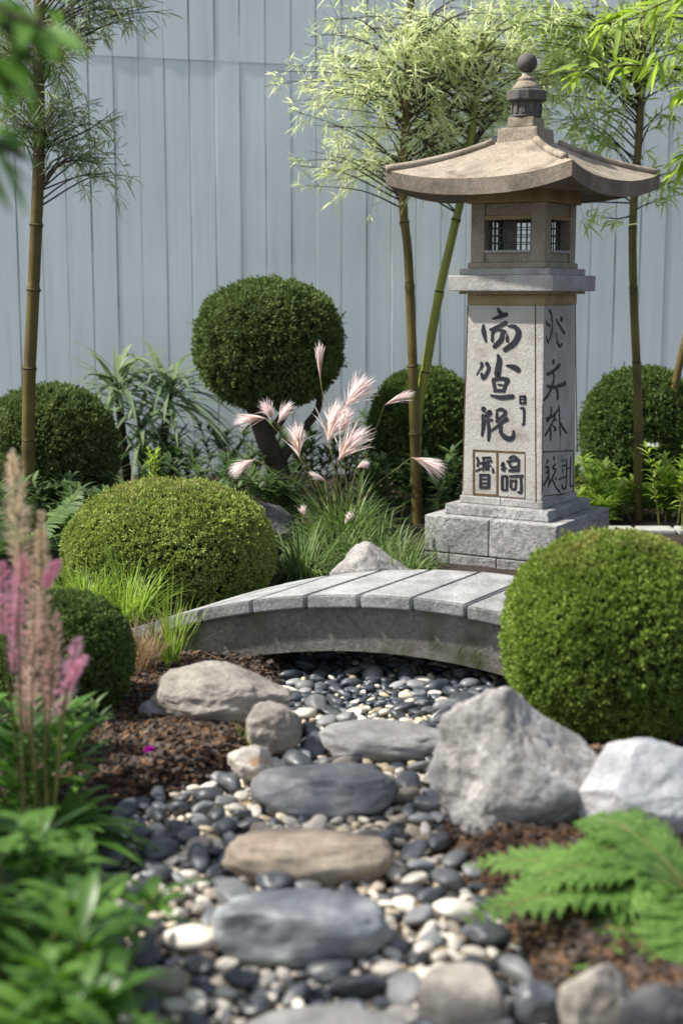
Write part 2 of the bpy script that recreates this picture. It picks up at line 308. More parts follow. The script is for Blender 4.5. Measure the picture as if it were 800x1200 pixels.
# ------------------------------------------------------------------ fence
def fence():
    m, t, b, out = newmat('painted_fence'); L = t.links.new
    tc = N(t, 'ShaderNodeTexCoord'); mp = N(t, 'ShaderNodeMapping'); mp.inputs['Scale'].default_value = (1, 1, .06); L(tc.outputs['Object'], mp.inputs[0])
    n1 = N(t, 'ShaderNodeTexNoise', Scale=16.0, Detail=6, Roughness=.6); L(mp.outputs[0], n1.inputs['Vector'])
    n2 = N(t, 'ShaderNodeTexNoise', Scale=1.3, Detail=4); L(tc.outputs['Object'], n2.inputs['Vector'])
    r1 = ramp(t, [(.30, (.62, .69, .70)), (.42, (.72, .79, .81)), (.75, (.77, .835, .86))]); L(n1.outputs[0], r1.inputs[0])
    r2 = ramp(t, [(.3, (.86, .88, .88)), (.7, (1.04, 1.04, 1.05))]); L(n2.outputs[0], r2.inputs[0])
    mx = N(t, 'ShaderNodeMix', data_type='RGBA', blend_type='MULTIPLY'); mx.inputs[0].default_value = 1; L(r1.outputs[0], mx.inputs[6]); L(r2.outputs[0], mx.inputs[7])
    L(mx.outputs[2], b.inputs['Base Color']); b.inputs['Roughness'].default_value = .55; b.inputs['Specular IOR Level'].default_value = .3
    bp = N(t, 'ShaderNodeBump', Strength=.25, Distance=.004); L(n1.outputs[0], bp.inputs['Height']); L(bp.outputs[0], b.inputs['Normal'])
    g, t, b, out = newmat('fence_groove'); L = t.links.new
    tc = N(t, 'ShaderNodeTexCoord'); mp = N(t, 'ShaderNodeMapping'); mp.inputs['Scale'].default_value = (1, 1, .22); L(tc.outputs['Object'], mp.inputs[0])
    n1 = N(t, 'ShaderNodeTexNoise', Scale=5.0, Detail=5, Roughness=.6); L(mp.outputs[0], n1.inputs['Vector'])
    r1 = ramp(t, [(.44, (.66, .73, .75)), (.53, (.46, .52, .52)), (.64, (.14, .16, .12))]); L(n1.outputs[0], r1.inputs[0]); L(r1.outputs[0], b.inputs['Base Color']); b.inputs['Roughness'].default_value = .9
    root = empty('fence', (0, 6.6, 0)); tag(root, 'tall pale blue-grey panel fence with vertical seams closing the garden', 'fence')
    pitch = .1135; rng = np.random.default_rng(5)
    zl = at(225, 62, 6.6).z
    for nm, z0, z1, off in (('lower_cladding', 0.0, zl, 0.0), ('upper_cladding', zl-.02, 2.9, -.0025)):
        mb = MB(); k0 = -44
        for k in range(k0, -k0):
            x0 = k*pitch; x1 = x0+pitch; gw = .004+rng.uniform(0, .004); j = rng.uniform(-.0012, .0012)
            prof = [(x0, .0045), (x0+gw*.5, j), (x0+pitch*.5, j), (x1-gw*.5, j), (x1, .0045)]
            for q in range(4):
                (xa, ya), (xb, yb) = prof[q], prof[q+1]
                tl = .03*(xa+xb)*0
                sl = lambda x: (0.0 if nm[0] == 'u' and z1 else 0)
                za = -.045*(xa+.9) if xa < .6 else -.0675
                zb = -.045*(xb+.9) if xb < .6 else -.0675
                if nm[0] == 'l': v = [(xa, ya+off, z0), (xb, yb+off, z0), (xb, yb+off, z1+zb), (xa, ya+off, z1+za)]
                else: v = [(xa, ya+off, z0+za), (xb, yb+off, z0+zb), (xb, yb+off, z1), (xa, ya+off, z1)]
                mb.add(v, [(0, 1, 2, 3)], 1 if q in (0, 3) else 0)
        mb.build(nm, [m, g], root, smooth=False)
    mb = MB(); mb.addbm(box_bm(10, .03, 0, 2.9, 0, 0, .025)); mb.build('backing_board', m, root, smooth=False)
    mb = MB(); mb.addbm(box_bm(10.02, .08, 2.9, 2.94, .004, 0, .012)); mb.build('top_rail', m, root, smooth=False)
fence()

# ------------------------------------------------------------------ rocks
def rock_mesh(seed, rx, ry, rz, sub=5, cuts=6, rough=.10, sq=2.0, flat=None, shape=None):
    bm = bmesh.new(); bmesh.ops.create_icosphere(bm, subdivisions=sub, radius=1)
    rng = np.random.default_rng(seed); off = Vector(rng.uniform(-50, 50, 3))
    V = np.array([v.co[:] for v in bm.verts])
    e = 2/sq; V = np.sign(V)*np.abs(V)**e; V /= (np.abs(V)**sq).sum(1, keepdims=True)**(1/sq) if sq != 2 else 1
    for k in range(cuts):
        d = rand_dirs(rng, 1, -.4, .95)[0]; h = rng.uniform(.70, .90); s = V@d; over = s > h
        V[over] -= (s[over]-h)[:, None]*d*.85
    if flat is not None: 
        o = V[:, 2] > flat; V[o, 2] = flat+(V[o, 2]-flat)*.22
    for i in range(len(V)):
        p = Vector(V[i]); q = p*1.3+off
        d = noise.fractal(q, 1.0, 2.0, 5)*rough+noise.noise(q*6)*rough*.10+(abs(noise.noise(q*1.7+Vector((7, 7, 7)))))*rough*-.7-max(0, .12-abs(noise.noise(q*2.6+Vector((3, 1, 9)))))*rough*1.6*(cuts > 4)+noise.noise(q*14)*rough*.10
        V[i] = np.array(p)*(1+d)
    if shape: V = shape(V)
    V *= np.array([rx, ry, rz])
    for v, c in zip(bm.verts, V): v.co = c
    return bm
def rock(name, label, cat, box, mat, dr=.8, z0=0.0, k=.3, seed=1, group=None, sink=.12, rz=0.0, **kw):
    """box = outline in the photo (x0,y0,x1,y1); stands where its foot meets the ground"""
    x0, y0, x1, y1 = box; cx = (x0+x1)/2
    g = gp(cx, y1, z0); hw = (x1-x0)/2/F*g.y*1.03; Yc = g.y+hw*dr*.9; hw = (x1-x0)/2/F*(Yc*1.02); ry = hw*dr
    top = at(cx, y0, Yc+ry*k).z; H = top-z0
    rzz = H/(2-sink)*1.0; c = at(cx, 600, Yc)
    o = MB().addbm(rock_mesh(seed, hw*1.02, ry, rzz*1.04, **kw)).build(name, mat)
    o.location = (c.x, Yc, z0+H-rzz); o.rotation_euler = (0, 0, rz)
    tag(o, label, cat, group)
    ROCKS.append((c.x, Yc, hw, ry)); return o
ROCKS = []
ST = 'stepping stones down the stream bed'
rock('stepping_stone', 'flat grey stepping stone nearest the bridge', 'stepping stone', (374, 838, 530, 896), M['s_grey'], .60, k=.6, seed=3, sink=.3, sq=2.5, flat=.62, cuts=4, rough=.09, group=ST)
rock('stepping_stone', 'dark slate stepping stone, second down from the bridge', 'stepping stone', (295, 889, 466, 962), M['s_dark'], .55, k=.5, seed=14, sink=.3, sq=2.4, flat=.66, cuts=4, rough=.11, group=ST)
rock('stepping_stone', 'tan brown stepping stone below the dark slate one', 'stepping stone', (262, 963, 466, 1040), M['s_tan'], .42, k=.5, seed=26, sink=.3, sq=2.4, flat=.62, cuts=2, rough=.10, group=ST)
rock('stepping_stone', 'pale-topped blue-grey stepping stone in front of the tan one', 'stepping stone', (243, 1035, 456, 1140), M['s_blue'], .48, k=.5, seed=36, sink=.25, sq=2.3, flat=.66, cuts=1, rough=.11, group=ST)
rock('stepping_stone', 'grey stepping stone cut off by the bottom edge', 'stepping stone', (280, 1174, 485, 1260), M['s_grey'], .6, k=.7, seed=47, sink=.5, sq=2.6, flat=.5, cuts=4, rough=.08, group=ST)
rock('stone', 'rounded light grey stone at the bed edge below the fern mulch', 'stone', (494, 1126, 606, 1215), M['r_brown'], .8, k=.5, seed=5, sink=.4, sq=2.4, cuts=3, rough=.06)
def lean(V):                                                   # peaked left of centre, long slope to the right
    z = np.clip(V[:, 2], 0, 1); t = np.clip((V[:, 0]-.05)/.95, 0, 1); V[:, 0] = V[:, 0]*(1-.30*z**1.6)-.10*z; V[:, 1] *= (1-.2*z)
    V[:, 2] = np.where(V[:, 2] > 0, V[:, 2]*(1-.42*t), V[:, 2]); return V
rock('boulder', 'large pale angular boulder beside the stream bed, peaked and sloping right', 'boulder', (505, 812, 712, 985), M['r_light'], .75, BZ*.5, k=.1, seed=8, sink=.3, cuts=10, rough=.15, sq=2.5, shape=lean, sub=6)
rock('boulder', 'smooth white boulder behind the fern at the frame edge', 'boulder', (676, 866, 850, 990), M['r_white'], .7, BZ, k=.3, seed=33, sink=.3, cuts=6, rough=.08, sub=6)
def leanr(V):
    t = np.clip((V[:, 0]+.2)/1.2, 0, 1); V[:, 2] = np.where(V[:, 2] > 0, V[:, 2]*(1-.35*t), V[:, 2]); return V
rock('boulder', 'grey-brown rounded boulder under the bridge\'s low end', 'boulder', (172, 772, 337, 862), M['r_brown'], .7, BZ*.6, k=.3, seed=12, sink=.3, cuts=6, rough=.10, shape=leanr, sub=6)
rock('rock', 'small rough grey rock touching the grey-brown boulder', 'rock', (285, 822, 353, 882), M['r_brown'], .8, .02, k=.3, seed=71, sink=.3, cuts=7, rough=.14)
rock('rock', 'small white and rust-orange rock on the mulch edge', 'rock', (261, 871, 319, 913), M['r_rust'], .8, .02, k=.3, seed=15, sink=.3, cuts=8, rough=.10)
rock('stone', 'little flat blue-grey stone on the mulch beside the grey-brown boulder', 'stone', (157, 820, 190, 846), M['p_grey'], .7, BZ, k=.4, seed=16, sink=.3, cuts=3, rough=.05, sub=4)
def peak(V):
    t = np.clip((V[:, 0]+.1)/1.1, 0, 1); V[:, 2] = np.where(V[:, 2] > 0, V[:, 2]*(1-.8*t), V[:, 2]*1); return V
rock('rock', 'pointed pale grey rock behind the bridge crown', 'rock', (386, 638, 486, 702), M['r_light'], .7, BZ, k=.0, seed=19, sink=.3, cuts=8, rough=.09, shape=peak)
rock('rock', 'dark rounded rock between the bright clipped bush and plume grass', 'rock', (285, 590, 346, 652), M['r_dark'], .7, BZ, k=.1, seed=22, sink=.3, cuts=5, rough=.08)
rock('rock', 'mottled pinkish brown rock at the bottom under the fern', 'rock', (670, 1124, 762, 1230), M['r_brown'], .7, .02, k=.3, seed=27, sink=.3, cuts=5, rough=.10)
rock('rock', 'dark brown rock in the bottom corner under the fern', 'rock', (742, 1150, 850, 1260), M['r_dark'], .7, .03, k=.3, seed=28, sink=.3, cuts=5, rough=.10)
rock('stone', 'dark blue-black round stone beside the light grey stone, bottom edge', 'stone', (608, 1148, 674, 1212), M['p_dark'], .8, 0, k=.3, seed=29, sink=.3, cuts=4, rough=.06)

# ------------------------------------------------------------------ pebbles
def icos(sub):
    bm = bmesh.new(); bmesh.ops.create_icosphere(bm, subdivisions=sub, radius=1); V = np.array([v.co[:] for v in bm.verts]); Fc = np.array([[v.index for v in f.verts] for f in bm.faces]); bm.free(); return V, Fc
I2, I3 = icos(2), icos(3)
def pebble_geo(rng, r, big):
    V, Fc = I3 if big else I2
    V = V.copy(); d = rand_dirs(rng, 2); V = V*(1+.13*np.tanh(2*V@d[0])[:, None]*V@np.diag([1, .6, .5])*0+.10*(V@d[0])[:, None]+.07*((V@d[1])**2)[:, None])
    for h_ in rng.uniform(.62, .92, 3):
        dd = rand_dirs(rng, 1, -.2, 1)[0]; sp = V@dd; o_ = sp > h_; V[o_] -= (sp[o_]-h_)[:, None]*dd*.8
    a = rng.uniform(.56, .95); z = rng.uniform(.34, .58); V = V*(1+.05*np.sin(V@d[0]*4+3)[:, None]+.05*np.sin(V@d[1]*5)[:, None])
    V = V*np.array([r*1.18, r*a, r*z]); an = rng.uniform(0, 2*PI); tx, ty = rng.normal(0, .22, 2)
    R = np.array(Matrix.Rotation(an, 3, 'Z') @ Matrix.Rotation(tx, 3, 'X') @ Matrix.Rotation(ty, 3, 'Y'))
    return V@R.T, Fc, z
def pebbles():
    rng = np.random.default_rng(77); cell = .08; grid = {}; items = []
    def ok(x, y, r, f=.86):
        i, j = int(x//cell), int(y//cell)
        for a in (-1, 0, 1):
            for b in (-1, 0, 1):
                for (u, v, q) in grid.get((i+a, j+b), ()):
                    if (x-u)**2+(y-v)**2 < ((r+q)*f)**2: return False
        return True
    def inrock(x, y, r):
        for (cx, cy, a, b) in ROCKS:
            if ((x-cx)/(a*.93+r*.3))**2+((y-cy)/(b*.93+r*.3))**2 < 1: return True
        return False
    for rmin, rmax, tries, kind in ((.024, .033, 1500, 'big'), (.016, .024, 5000, 'mid'), (.010, .016, 14000, 'small'), (.007, .011, 34000, 'tiny')):
        for _ in range(tries):
            y = rng.uniform(1.35, 3.95); l, r_ = bed_lr(y); x = rng.uniform(l-.03, r_+.03)
            r = rng.uniform(rmin, rmax)*(1.15 if y < 2.2 else 1.0)
            m = noise.noise(Vector((x*5.5, y*4.5, 2.2)))+noise.noise(Vector((x*13, y*13, 8)))*.4
            if kind == 'big' and (m < .0 or rng.random() < .45): continue
            if kind == 'mid' and ((m < -.08 and rng.random() < .85) or rng.random() < .25): continue
            if bed_d(x, y) < -.028+r*.6 or inrock(x, y, r) or not ok(x, y, r, .9 if kind == 'big' else .84): continue
            grid.setdefault((int(x//cell), int(y//cell)), []).append((x, y, r))
            u = rng.random()
            if kind in ('big', 'mid'): c = 'dark' if u < .60 else 'grey' if u < .84 else 'tan' if u < .93 else 'cream'
            elif m > .08: c = 'dark' if u < .34 else 'grey' if u < .46 else 'tan' if u < .58 else 'cream'
            else: c = 'cream' if u < .76 else 'tan' if u < .88 else 'grey' if u < .90 else 'dark'
            if 2.98 < y < 3.42 and c in ('cream', 'tan') and rng.random() < .8: c = 'dark'  # most pale pebbles under the bridge turned dark: its shade put into the colour
            items.append((x, y, r, c, kind))
    # what each shows in the photo: largest 300 on their own, the rest one mass
    def size(it):
        px, py, d = proj((it[0], it[1], .01))
        if not (60 < px < 800 and 760 < py < 1205): return 0
        if px < 105 and py > 930: return 0
        if 3.02 < it[1] < 3.3: return 0
        return it[2]*F/d
    items.sort(key=size, reverse=True)
    marks = [((452, 866), 'the flat grey stepping stone by the bridge'), ((380, 925), 'the dark slate stepping stone'), ((364, 1003), 'the tan stepping stone'), ((350, 1090), 'the blue-grey stepping stone'), ((383, 1195), 'the bottom-edge stepping stone'),
             ((600, 950), 'the pale angular boulder'), ((255, 830), 'the grey-brown boulder'), ((290, 893), 'the white and rust rock'), ((550, 1170), 'the light grey round stone'), ((110, 1050), 'the glossy leafy plant'), ((590, 1060), 'the bark mulch')]
    cn = {'dark': 'slate-black', 'grey': 'mid-grey', 'tan': 'tan brown', 'cream': 'cream'}
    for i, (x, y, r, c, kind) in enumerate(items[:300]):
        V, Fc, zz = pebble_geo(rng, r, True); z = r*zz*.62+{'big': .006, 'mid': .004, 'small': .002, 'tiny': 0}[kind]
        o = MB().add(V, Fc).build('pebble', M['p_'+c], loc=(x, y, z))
        px, py, d = proj((x, y, z)); (mx, my), mn = min(marks, key=lambda q: (q[0][0]-px)**2+((q[0][1]-py)*1.4)**2)
        dx, dy = px-mx, (py-my)*1.6
        side = ('left of' if dx < 0 else 'right of') if abs(dx) > abs(dy) else ('behind' if dy < 0 else 'in front of')
        sz = 'large' if kind == 'big' else 'middling' if kind == 'mid' else 'small'
        tag(o, f'{sz} {cn[c]} pebble {side} {mn}', 'pebble', f'pebbles {side} {mn}')
    mbs = {c: MB() for c in cn}
    rest = MB(); order = list(cn)
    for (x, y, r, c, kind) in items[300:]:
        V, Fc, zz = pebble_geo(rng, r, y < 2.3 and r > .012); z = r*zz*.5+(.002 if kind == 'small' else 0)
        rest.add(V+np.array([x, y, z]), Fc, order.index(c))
    for _ in range(9000):                                      # lower layer that closes the gaps
        y = rng.uniform(1.35, 3.98); l, r_ = bed_lr(y); x = rng.uniform(l-.03, r_+.03); r = rng.uniform(.007, .012)
        u = rng.random()*(1 if not 2.98 < y < 3.42 else 0)+(.9 if 2.98 < y < 3.42 else 0); c = 'cream' if u < .45 else 'tan' if u < .6 else 'grey' if u < .78 else 'dark'  # gravel below the bridge coloured darker to deepen the shade there
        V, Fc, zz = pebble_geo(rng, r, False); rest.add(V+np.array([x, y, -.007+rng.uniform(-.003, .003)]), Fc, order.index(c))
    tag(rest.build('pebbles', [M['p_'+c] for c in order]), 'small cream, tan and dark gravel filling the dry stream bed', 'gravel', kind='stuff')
pebbles()

def chips():
    rng = np.random.default_rng(9); n = 26000
    x = rng.uniform(-1.15, 1.05, n); y = rng.uniform(1.4, 3.9, n)
    x = np.concatenate([x, rng.uniform(-.62, -.1, 7000), rng.uniform(.1, .6, 8000)]); y = np.concatenate([y, rng.uniform(2.3, 3.1, 7000), rng.uniform(1.6, 2.5, 8000)])
    d = bed_d(x, y); k = (d < .012*rng.random(len(x))) & (d > -1.0); x, y = x[k], y[k]; n = len(x)
    s = np.stack([rng.uniform(.0045, .013, n), rng.uniform(.003, .007, n), rng.uniform(.0015, .0035, n)], 1)
    C = np.array([[a, b, c] for c in (-1, 1) for b in (-1, 1) for a in (-1, 1)], float)
    V = C[None]*s[:, None]*rng.uniform(.6, 1.15, (n, 8, 3))
    D = unit(rng.normal(0, 1, (n, 3))*np.array([1, 1, .35])); U = unit(np.cross(D, rng.normal(0, 1, (n, 3))*.45+np.array([0, 0, 1.]))); W = np.cross(D, U)
    V = V[..., 0:1]*D[:, None]+V[..., 1:2]*U[:, None]+V[..., 2:3]*W[:, None]
    z = ground_z(x, y)+rng.uniform(.0, .012, n)
    V += np.stack([x, y, z], 1)[:, None]
    q = np.array([[0, 1, 3, 2], [4, 6, 7, 5], [0, 4, 5, 1], [2, 3, 7, 6], [0, 2, 6, 4], [1, 5, 7, 3]])
    Fc = (np.arange(n)[:, None, None]*8+q[None]).reshape(-1, 4)
    tag(MB().add(V.reshape(-1, 3), Fc).build('bark_mulch', M['chip'], smooth=False), 'reddish brown bark chip mulch on the planted banks', 'mulch', kind='stuff')
chips()

# ------------------------------------------------------------------ bridge
def bridge():
    u = np.array([math.cos(math.radians(12)), -math.sin(math.radians(12))]); P0 = np.array([0, 3.2]); v = np.array([.185, .30])
    zt = lambda s: .211-.315*(s-.075)**2
    root = empty('stone_bridge', (0.07, 3.32, 0)); tag(root, 'low arched stone footbridge of pale slabs over the pebble bed', 'bridge')
    R = np.array([.07, 3.32, 0])
    js = [-.70, -.58, -.46, -.34, -.215, -.085, .04, .163, .285, .405, .525, .645, .76]
    rng = np.random.default_rng(3)
    for a, b in zip(js[:-1], js[1:]):
        g = .0028; nseg = 3; V = []; dz = rng.uniform(-.0015, .0015); ov = .0
        for sf in (0, 1):
            for i in range(nseg+1):
                s = a+g+(b-a-2*g)*i/nseg; p = P0+u*s+v*sf; z = zt(s)+dz
                jx = rng.normal(0, .0006, 2)
                V.append((p[0]+jx[0], p[1], z)); V.append((p[0]+jx[0], p[1], z-.031))
        V = np.array(V)-R; n = nseg+1; bm = bmesh.new(); vs_ = [bm.verts.new(q) for q in V]
        ix = lambda sf, i, tb: vs_[(sf*n+i)*2+tb]
        for i in range(nseg):
            bm.faces.new((ix(0, i, 0), ix(0, i+1, 0), ix(1, i+1, 0), ix(1, i, 0))); bm.faces.new((ix(0, i, 1), ix(1, i, 1), ix(1, i+1, 1), ix(0, i+1, 1)))
            bm.faces.new((ix(0, i, 1), ix(0, i+1, 1), ix(0, i+1, 0), ix(0, i, 0))); bm.faces.new((ix(1, i, 0), ix(1, i+1, 0), ix(1, i+1, 1), ix(1, i, 1)))
        bm.faces.new((ix(0, 0, 0), ix(1, 0, 0), ix(1, 0, 1), ix(0, 0, 1))); bm.faces.new((ix(0, nseg, 0), ix(0, nseg, 1), ix(1, nseg, 1), ix(1, nseg, 0)))
        bmesh.ops.recalc_face_normals(bm, faces=bm.faces)
        ed = [e for e in bm.edges if len(e.link_faces) == 2 and e.calc_face_angle() > .5]
        bmesh.ops.bevel(bm, geom=ed, offset=.0035, segments=2, affect='EDGES')
        MB().addbm(bm).build('deck_slab', M['bridge'], root, smooth=False)
    mb = MB(); n = 40; S = np.linspace(-.69, .75, n); zb = lambda s: max(-.03, .072-.36*(s-.04)**2-.9*max(0, abs(s-.04)-.36))
    V = []
    nh = (v/np.linalg.norm(v))
    for s in S:
        for sf in (.05, .95):
            p = P0+u*s+v*sf
            V += [(p[0], p[1], zt(s)-.0325), (p[0], p[1], zb(s))]
    Fc = []
    for i in range(n-1):
        a, b = i*4, (i+1)*4
        Fc += [(a+1, b+1, b, a), (a+2, b+2, b+3, a+3), (a, b, b+2, a+2), (a+3, b+3, b+1, a+1)]
    Fc += [(0, 2, 3, 1), ((n-1)*4, (n-1)*4+1, (n-1)*4+3, (n-1)*4+2)]
    mb.add(np.array(V)-R, Fc); mb.build('arch_beam', M['beam'], root, smooth=False)
bridge()

# ------------------------------------------------------------------ lantern
def lantern():
    Yc = 4.55; cx = at(611, 400, Yc).x; phi = -math.radians(31)
    root = empty('stone_lantern', (cx, Yc, BZ), phi); tag(root, 'tall square stone lantern carved with dark characters on a block plinth', 'lantern')
    def z(py, s): return at(600, py, Yc-s*.686).z-BZ           # height of a near corner seen at row py
    zp1, zp2, zp3 = z(661, .452), z(617, .452), z(600, .357)
    rng = np.random.default_rng(1)
    mb = MB(); s = .452
    for (a0, a1) in ((-.5, .06), (.06, .5)):
        for (b0, b1) in ((-.5, -.1), (-.1, .5)):
            mb.addbm(box_bm((a1-a0)*s-.003, (b1-b0)*s-.003, -.05, zp1-.003, .004, (a0+a1)/2*s, (b0+b1)/2*s))
    mb.build('lower_plinth_course', M['plinth'], root, smooth=False)
    mb = MB()
    for (a0, a1) in ((-.5, -.0), (0, .5)):
        for (b0, b1) in ((-.5, .1), (.1, .5)):
            mb.addbm(box_bm((a1-a0)*s-.003, (b1-b0)*s-.003, zp1, zp2, .004, (a0+a1)/2*s, (b0+b1)/2*s))
    mb.build('upper_plinth_course', M['plinth'], root, smooth=False)
    MB().addbm(box_bm(.357, .357, zp2+.0005, zp3, .005, top=.985)).build('plinth_step', M['plinth'], root, smooth=False)
    zs0, zs1 = z(588, .285), z(358, .256)
    mb = MB()
    for a in (-1, 1): mb.addbm(box_bm(.1415, .284, zp3+.0005, zs0, .003, a*.0715, 0))
    mb.build('shaft_base_band', M['cap'], root, smooth=False)
    zt0 = z(345, .256); b0, t0 = .274, .257
    shaft = MB().addbm(box_bm(b0, b0, zs0+.0005, zs1, .003, top=t0/b0)).build('shaft', M['shaft'], root, smooth=False)
    MB().addbm(box_bm(t0+.004, t0+.004, zs1+.0005, zt0, .003)).build('shaft_collar', M['ochre'], root, smooth=False)
    # inscription: brush strokes lie on the two visible faces
    Rm = Matrix.Translation((cx, Yc, BZ)) @ Matrix.Rotation(phi, 4, 'Z')
    def plane(face):
        if face == 'L': a, b, c = (-b0/2, -b0/2, zs0), (b0/2, -b0/2, zs0), (-t0/2, -t0/2, zs1)
        else: a, b, c = (b0/2, -b0/2, zs0), (b0/2, b0/2, zs0), (t0/2, -t0/2, zs1)
        a, b, c = [Rm @ Vector(q) for q in (a, b, c)]; n = (b-a).cross(c-a).normalized(); return a, n
    Ri = Rm.inverted(); eye = Vector((0, 0, CH)); cnt = [0]
    def stroke(mb, face, crop, pts, wk=1.22, lift=.0016, raw=False):
        ox, oy, k = crop; a, n = plane(face); cnt[0] += 1; h = lift+.00006*(cnt[0] % 13)
        P3 = []
        for (x, y, w_) in pts:
            r = ray(ox+x*k, oy+y*k); t = (a-eye).dot(n)/r.dot(n); d = eye+r*t; P3.append((*d, w_*k/F*t*ray(400, 600).length*wk))
        P3 = np.array(P3); m = max(8, 5*len(pts)) if not raw else len(pts)
        Q = smooth_path(P3, m) if not raw else P3
        C = Q[:, :3]; W = np.maximum(Q[:, 3], .0004); T = unit(np.gradient(C, axis=0)); nn = np.array(n); S = unit(np.cross(nn[None], T))
        if not raw:                                            # rounded brush ends
            C = np.vstack([C[0]-T[0]*W[0]*.35, C, C[-1]+T[-1]*W[-1]*.35]); W = np.concatenate([[W[0]*.45], W, [W[-1]*.4]]); S = np.vstack([S[:1], S, S[-1:]])
        lo = C-nn*.0005; hi = C+nn*h
        V = np.stack([lo-S*W[:, None]*.5, hi-S*W[:, None]*.5, hi+S*W[:, None]*.5, lo+S*W[:, None]*.5], 1).reshape(-1, 3)
        V = np.array([(Ri @ Vector(q))[:] for q in V]); m = len(C); Fc = []
        for i in range(m-1):
            for j in range(3): Fc.append((i*4+j, i*4+j+1, i*4+5+j, i*4+4+j))
        Fc += [(0, 3, 2, 1), (4*m-4, 4*m-3, 4*m-2, 4*m-1)]
        mb.add(V, Fc)
    c1, c2, c3 = (540, 350, .125), (540, 440, .125), (540, 510, .125)
    c4, c5, c6, c7 = (620, 350, .0875), (620, 410, .0875), (620, 460, .0875), (620, 520, .0875)
    def glyphs(face, c, groups, LL, lab):
        for gi in groups:
            mb = MB()
            for p in LL[gi[0]:gi[1]]: stroke(mb, face, c, p)
            o = mb.build('carved_character', M['ink'], shaft, smooth=False); o['label'] = lab
    la, lb = 'dark brush character on the brighter face', 'dark brush character on the shaded face'
    glyphs('L', c1, [(0, 9), (9, 14)], [[(345, 95, 20), (365, 130, 34), (385, 150, 30)], [(295, 187, 14), (350, 172, 30), (425, 145, 36)],
      [(268, 290, 14), (340, 262, 26), (420, 225, 34)], [(208, 245, 18), (212, 310, 38), (232, 400, 18)],
      [(300, 300, 34), (292, 345, 22), (292, 395, 26)], [(300, 300, 22), (360, 290, 22), (415, 310, 24)], [(390, 300, 30), (375, 380, 40), (310, 450, 34)],
      [(432, 335, 10), (432, 370, 26), (432, 400, 22)], [(440, 255, 14), (500, 262, 34), (538, 320, 46), (500, 410, 46), (405, 480, 34)],
      [(345, 530, 22), (358, 580, 42), (340, 700, 52), (350, 712, 40)], [(425, 625, 14), (490, 640, 40), (540, 668, 40)],
      [(190, 600, 22), (195, 620, 24), (182, 655, 14)], [(240, 605, 34), (258, 660, 30), (210, 745, 30), (190, 700, 22)], [(175, 660, 10), (145, 715, 8)]], la)
    glyphs('L', c2, [(0, 6), (6, 12), (12, 99)], [[(300, 40, 30), (320, 140, 26)], [(300, 38, 30), (370, 28, 30), (440, 40, 34)], [(440, 45, 34), (415, 90, 30), (400, 145, 26)], [(310, 140, 26), (400, 142, 26)], [(345, 85, 14), (385, 88, 14)],
      [(280, 185, 16), (370, 205, 34), (485, 195, 36)],
      [(550, 195, 16), (600, 195, 16)], [(552, 190, 12), (552, 262, 14)], [(600, 190, 14), (600, 262, 16)], [(552, 258, 16), (600, 258, 16)], [(570, 225, 10), (590, 225, 12)],
      [(555, 305, 14), (585, 312, 22), (590, 380, 20), (585, 455, 20), (570, 455, 14)],
      [(210, 310, 44), (212, 330, 34)], [(205, 370, 26), (210, 450, 34), (195, 565, 18)], [(220, 385, 20), (270, 345, 44), (245, 395, 18)], [(215, 420, 18), (290, 415, 20)], [(250, 430, 22), (262, 520, 30), (255, 610, 18)],
      [(330, 330, 16), (375, 315, 26), (415, 350, 30), (370, 395, 20), (330, 430, 26)], [(335, 350, 20), (335, 400, 24)], [(430, 405, 34), (380, 440, 24), (285, 515, 14)],
      [(370, 450, 24), (375, 540, 32), (440, 592, 40), (485, 575, 34), (492, 515, 14)]], la)
    glyphs('L', c3, [(0, 15), (15, 31)], [[(150, 210, 20), (162, 250, 20), (150, 290, 14)], [(200, 212, 18), (275, 208, 18)], [(170, 262, 14), (285, 240, 18)], [(212, 215, 16), (205, 330, 18)], [(225, 250, 16), (235, 325, 18)], [(255, 235, 16), (255, 325, 16)], [(205, 290, 12), (280, 285, 12)], [(140, 335, 14), (190, 310, 14)], [(295, 310, 14), (300, 345, 22)],
      [(182, 375, 20), (182, 485, 22)], [(260, 375, 22), (258, 490, 22)], [(175, 372, 20), (262, 372, 20)], [(185, 410, 14), (255, 410, 14)], [(185, 448, 14), (255, 448, 14)], [(178, 488, 20), (262, 488, 20)],
      [(450, 215, 14), (490, 200, 26), (530, 215, 14)], [(430, 245, 18), (545, 232, 20)], [(385, 285, 30), (395, 260, 22), (400, 330, 26)], [(380, 320, 20), (420, 305, 14)], [(450, 260, 22), (475, 300, 22), (540, 290, 18)], [(540, 245, 18), (535, 335, 22)], [(450, 330, 22), (535, 330, 20)],
      [(385, 385, 22), (385, 510, 24)], [(428, 385, 20), (428, 510, 20)], [(380, 383, 16), (432, 383, 16)], [(382, 512, 16), (430, 512, 16)],
      [(455, 385, 18), (575, 380, 22)], [(465, 420, 20), (465, 490, 20)], [(465, 425, 14), (515, 425, 16)], [(515, 420, 18), (505, 500, 20), (470, 505, 14)], [(560, 400, 20), (562, 530, 22), (530, 530, 14)]], la)
    glyphs('R', c4, [(0, 9)], [[(265, 160, 40), (290, 210, 34), (300, 330, 20), (295, 450, 26), (250, 590, 20)], [(250, 590, 30), (235, 560, 20), (222, 500, 8)], [(222, 290, 12), (240, 345, 34), (270, 360, 30)], [(420, 275, 60), (435, 275, 56)], [(355, 280, 24), (400, 360, 30), (465, 465, 34)], [(355, 460, 6), (365, 560, 14), (395, 635, 34), (430, 610, 34)]], lb)
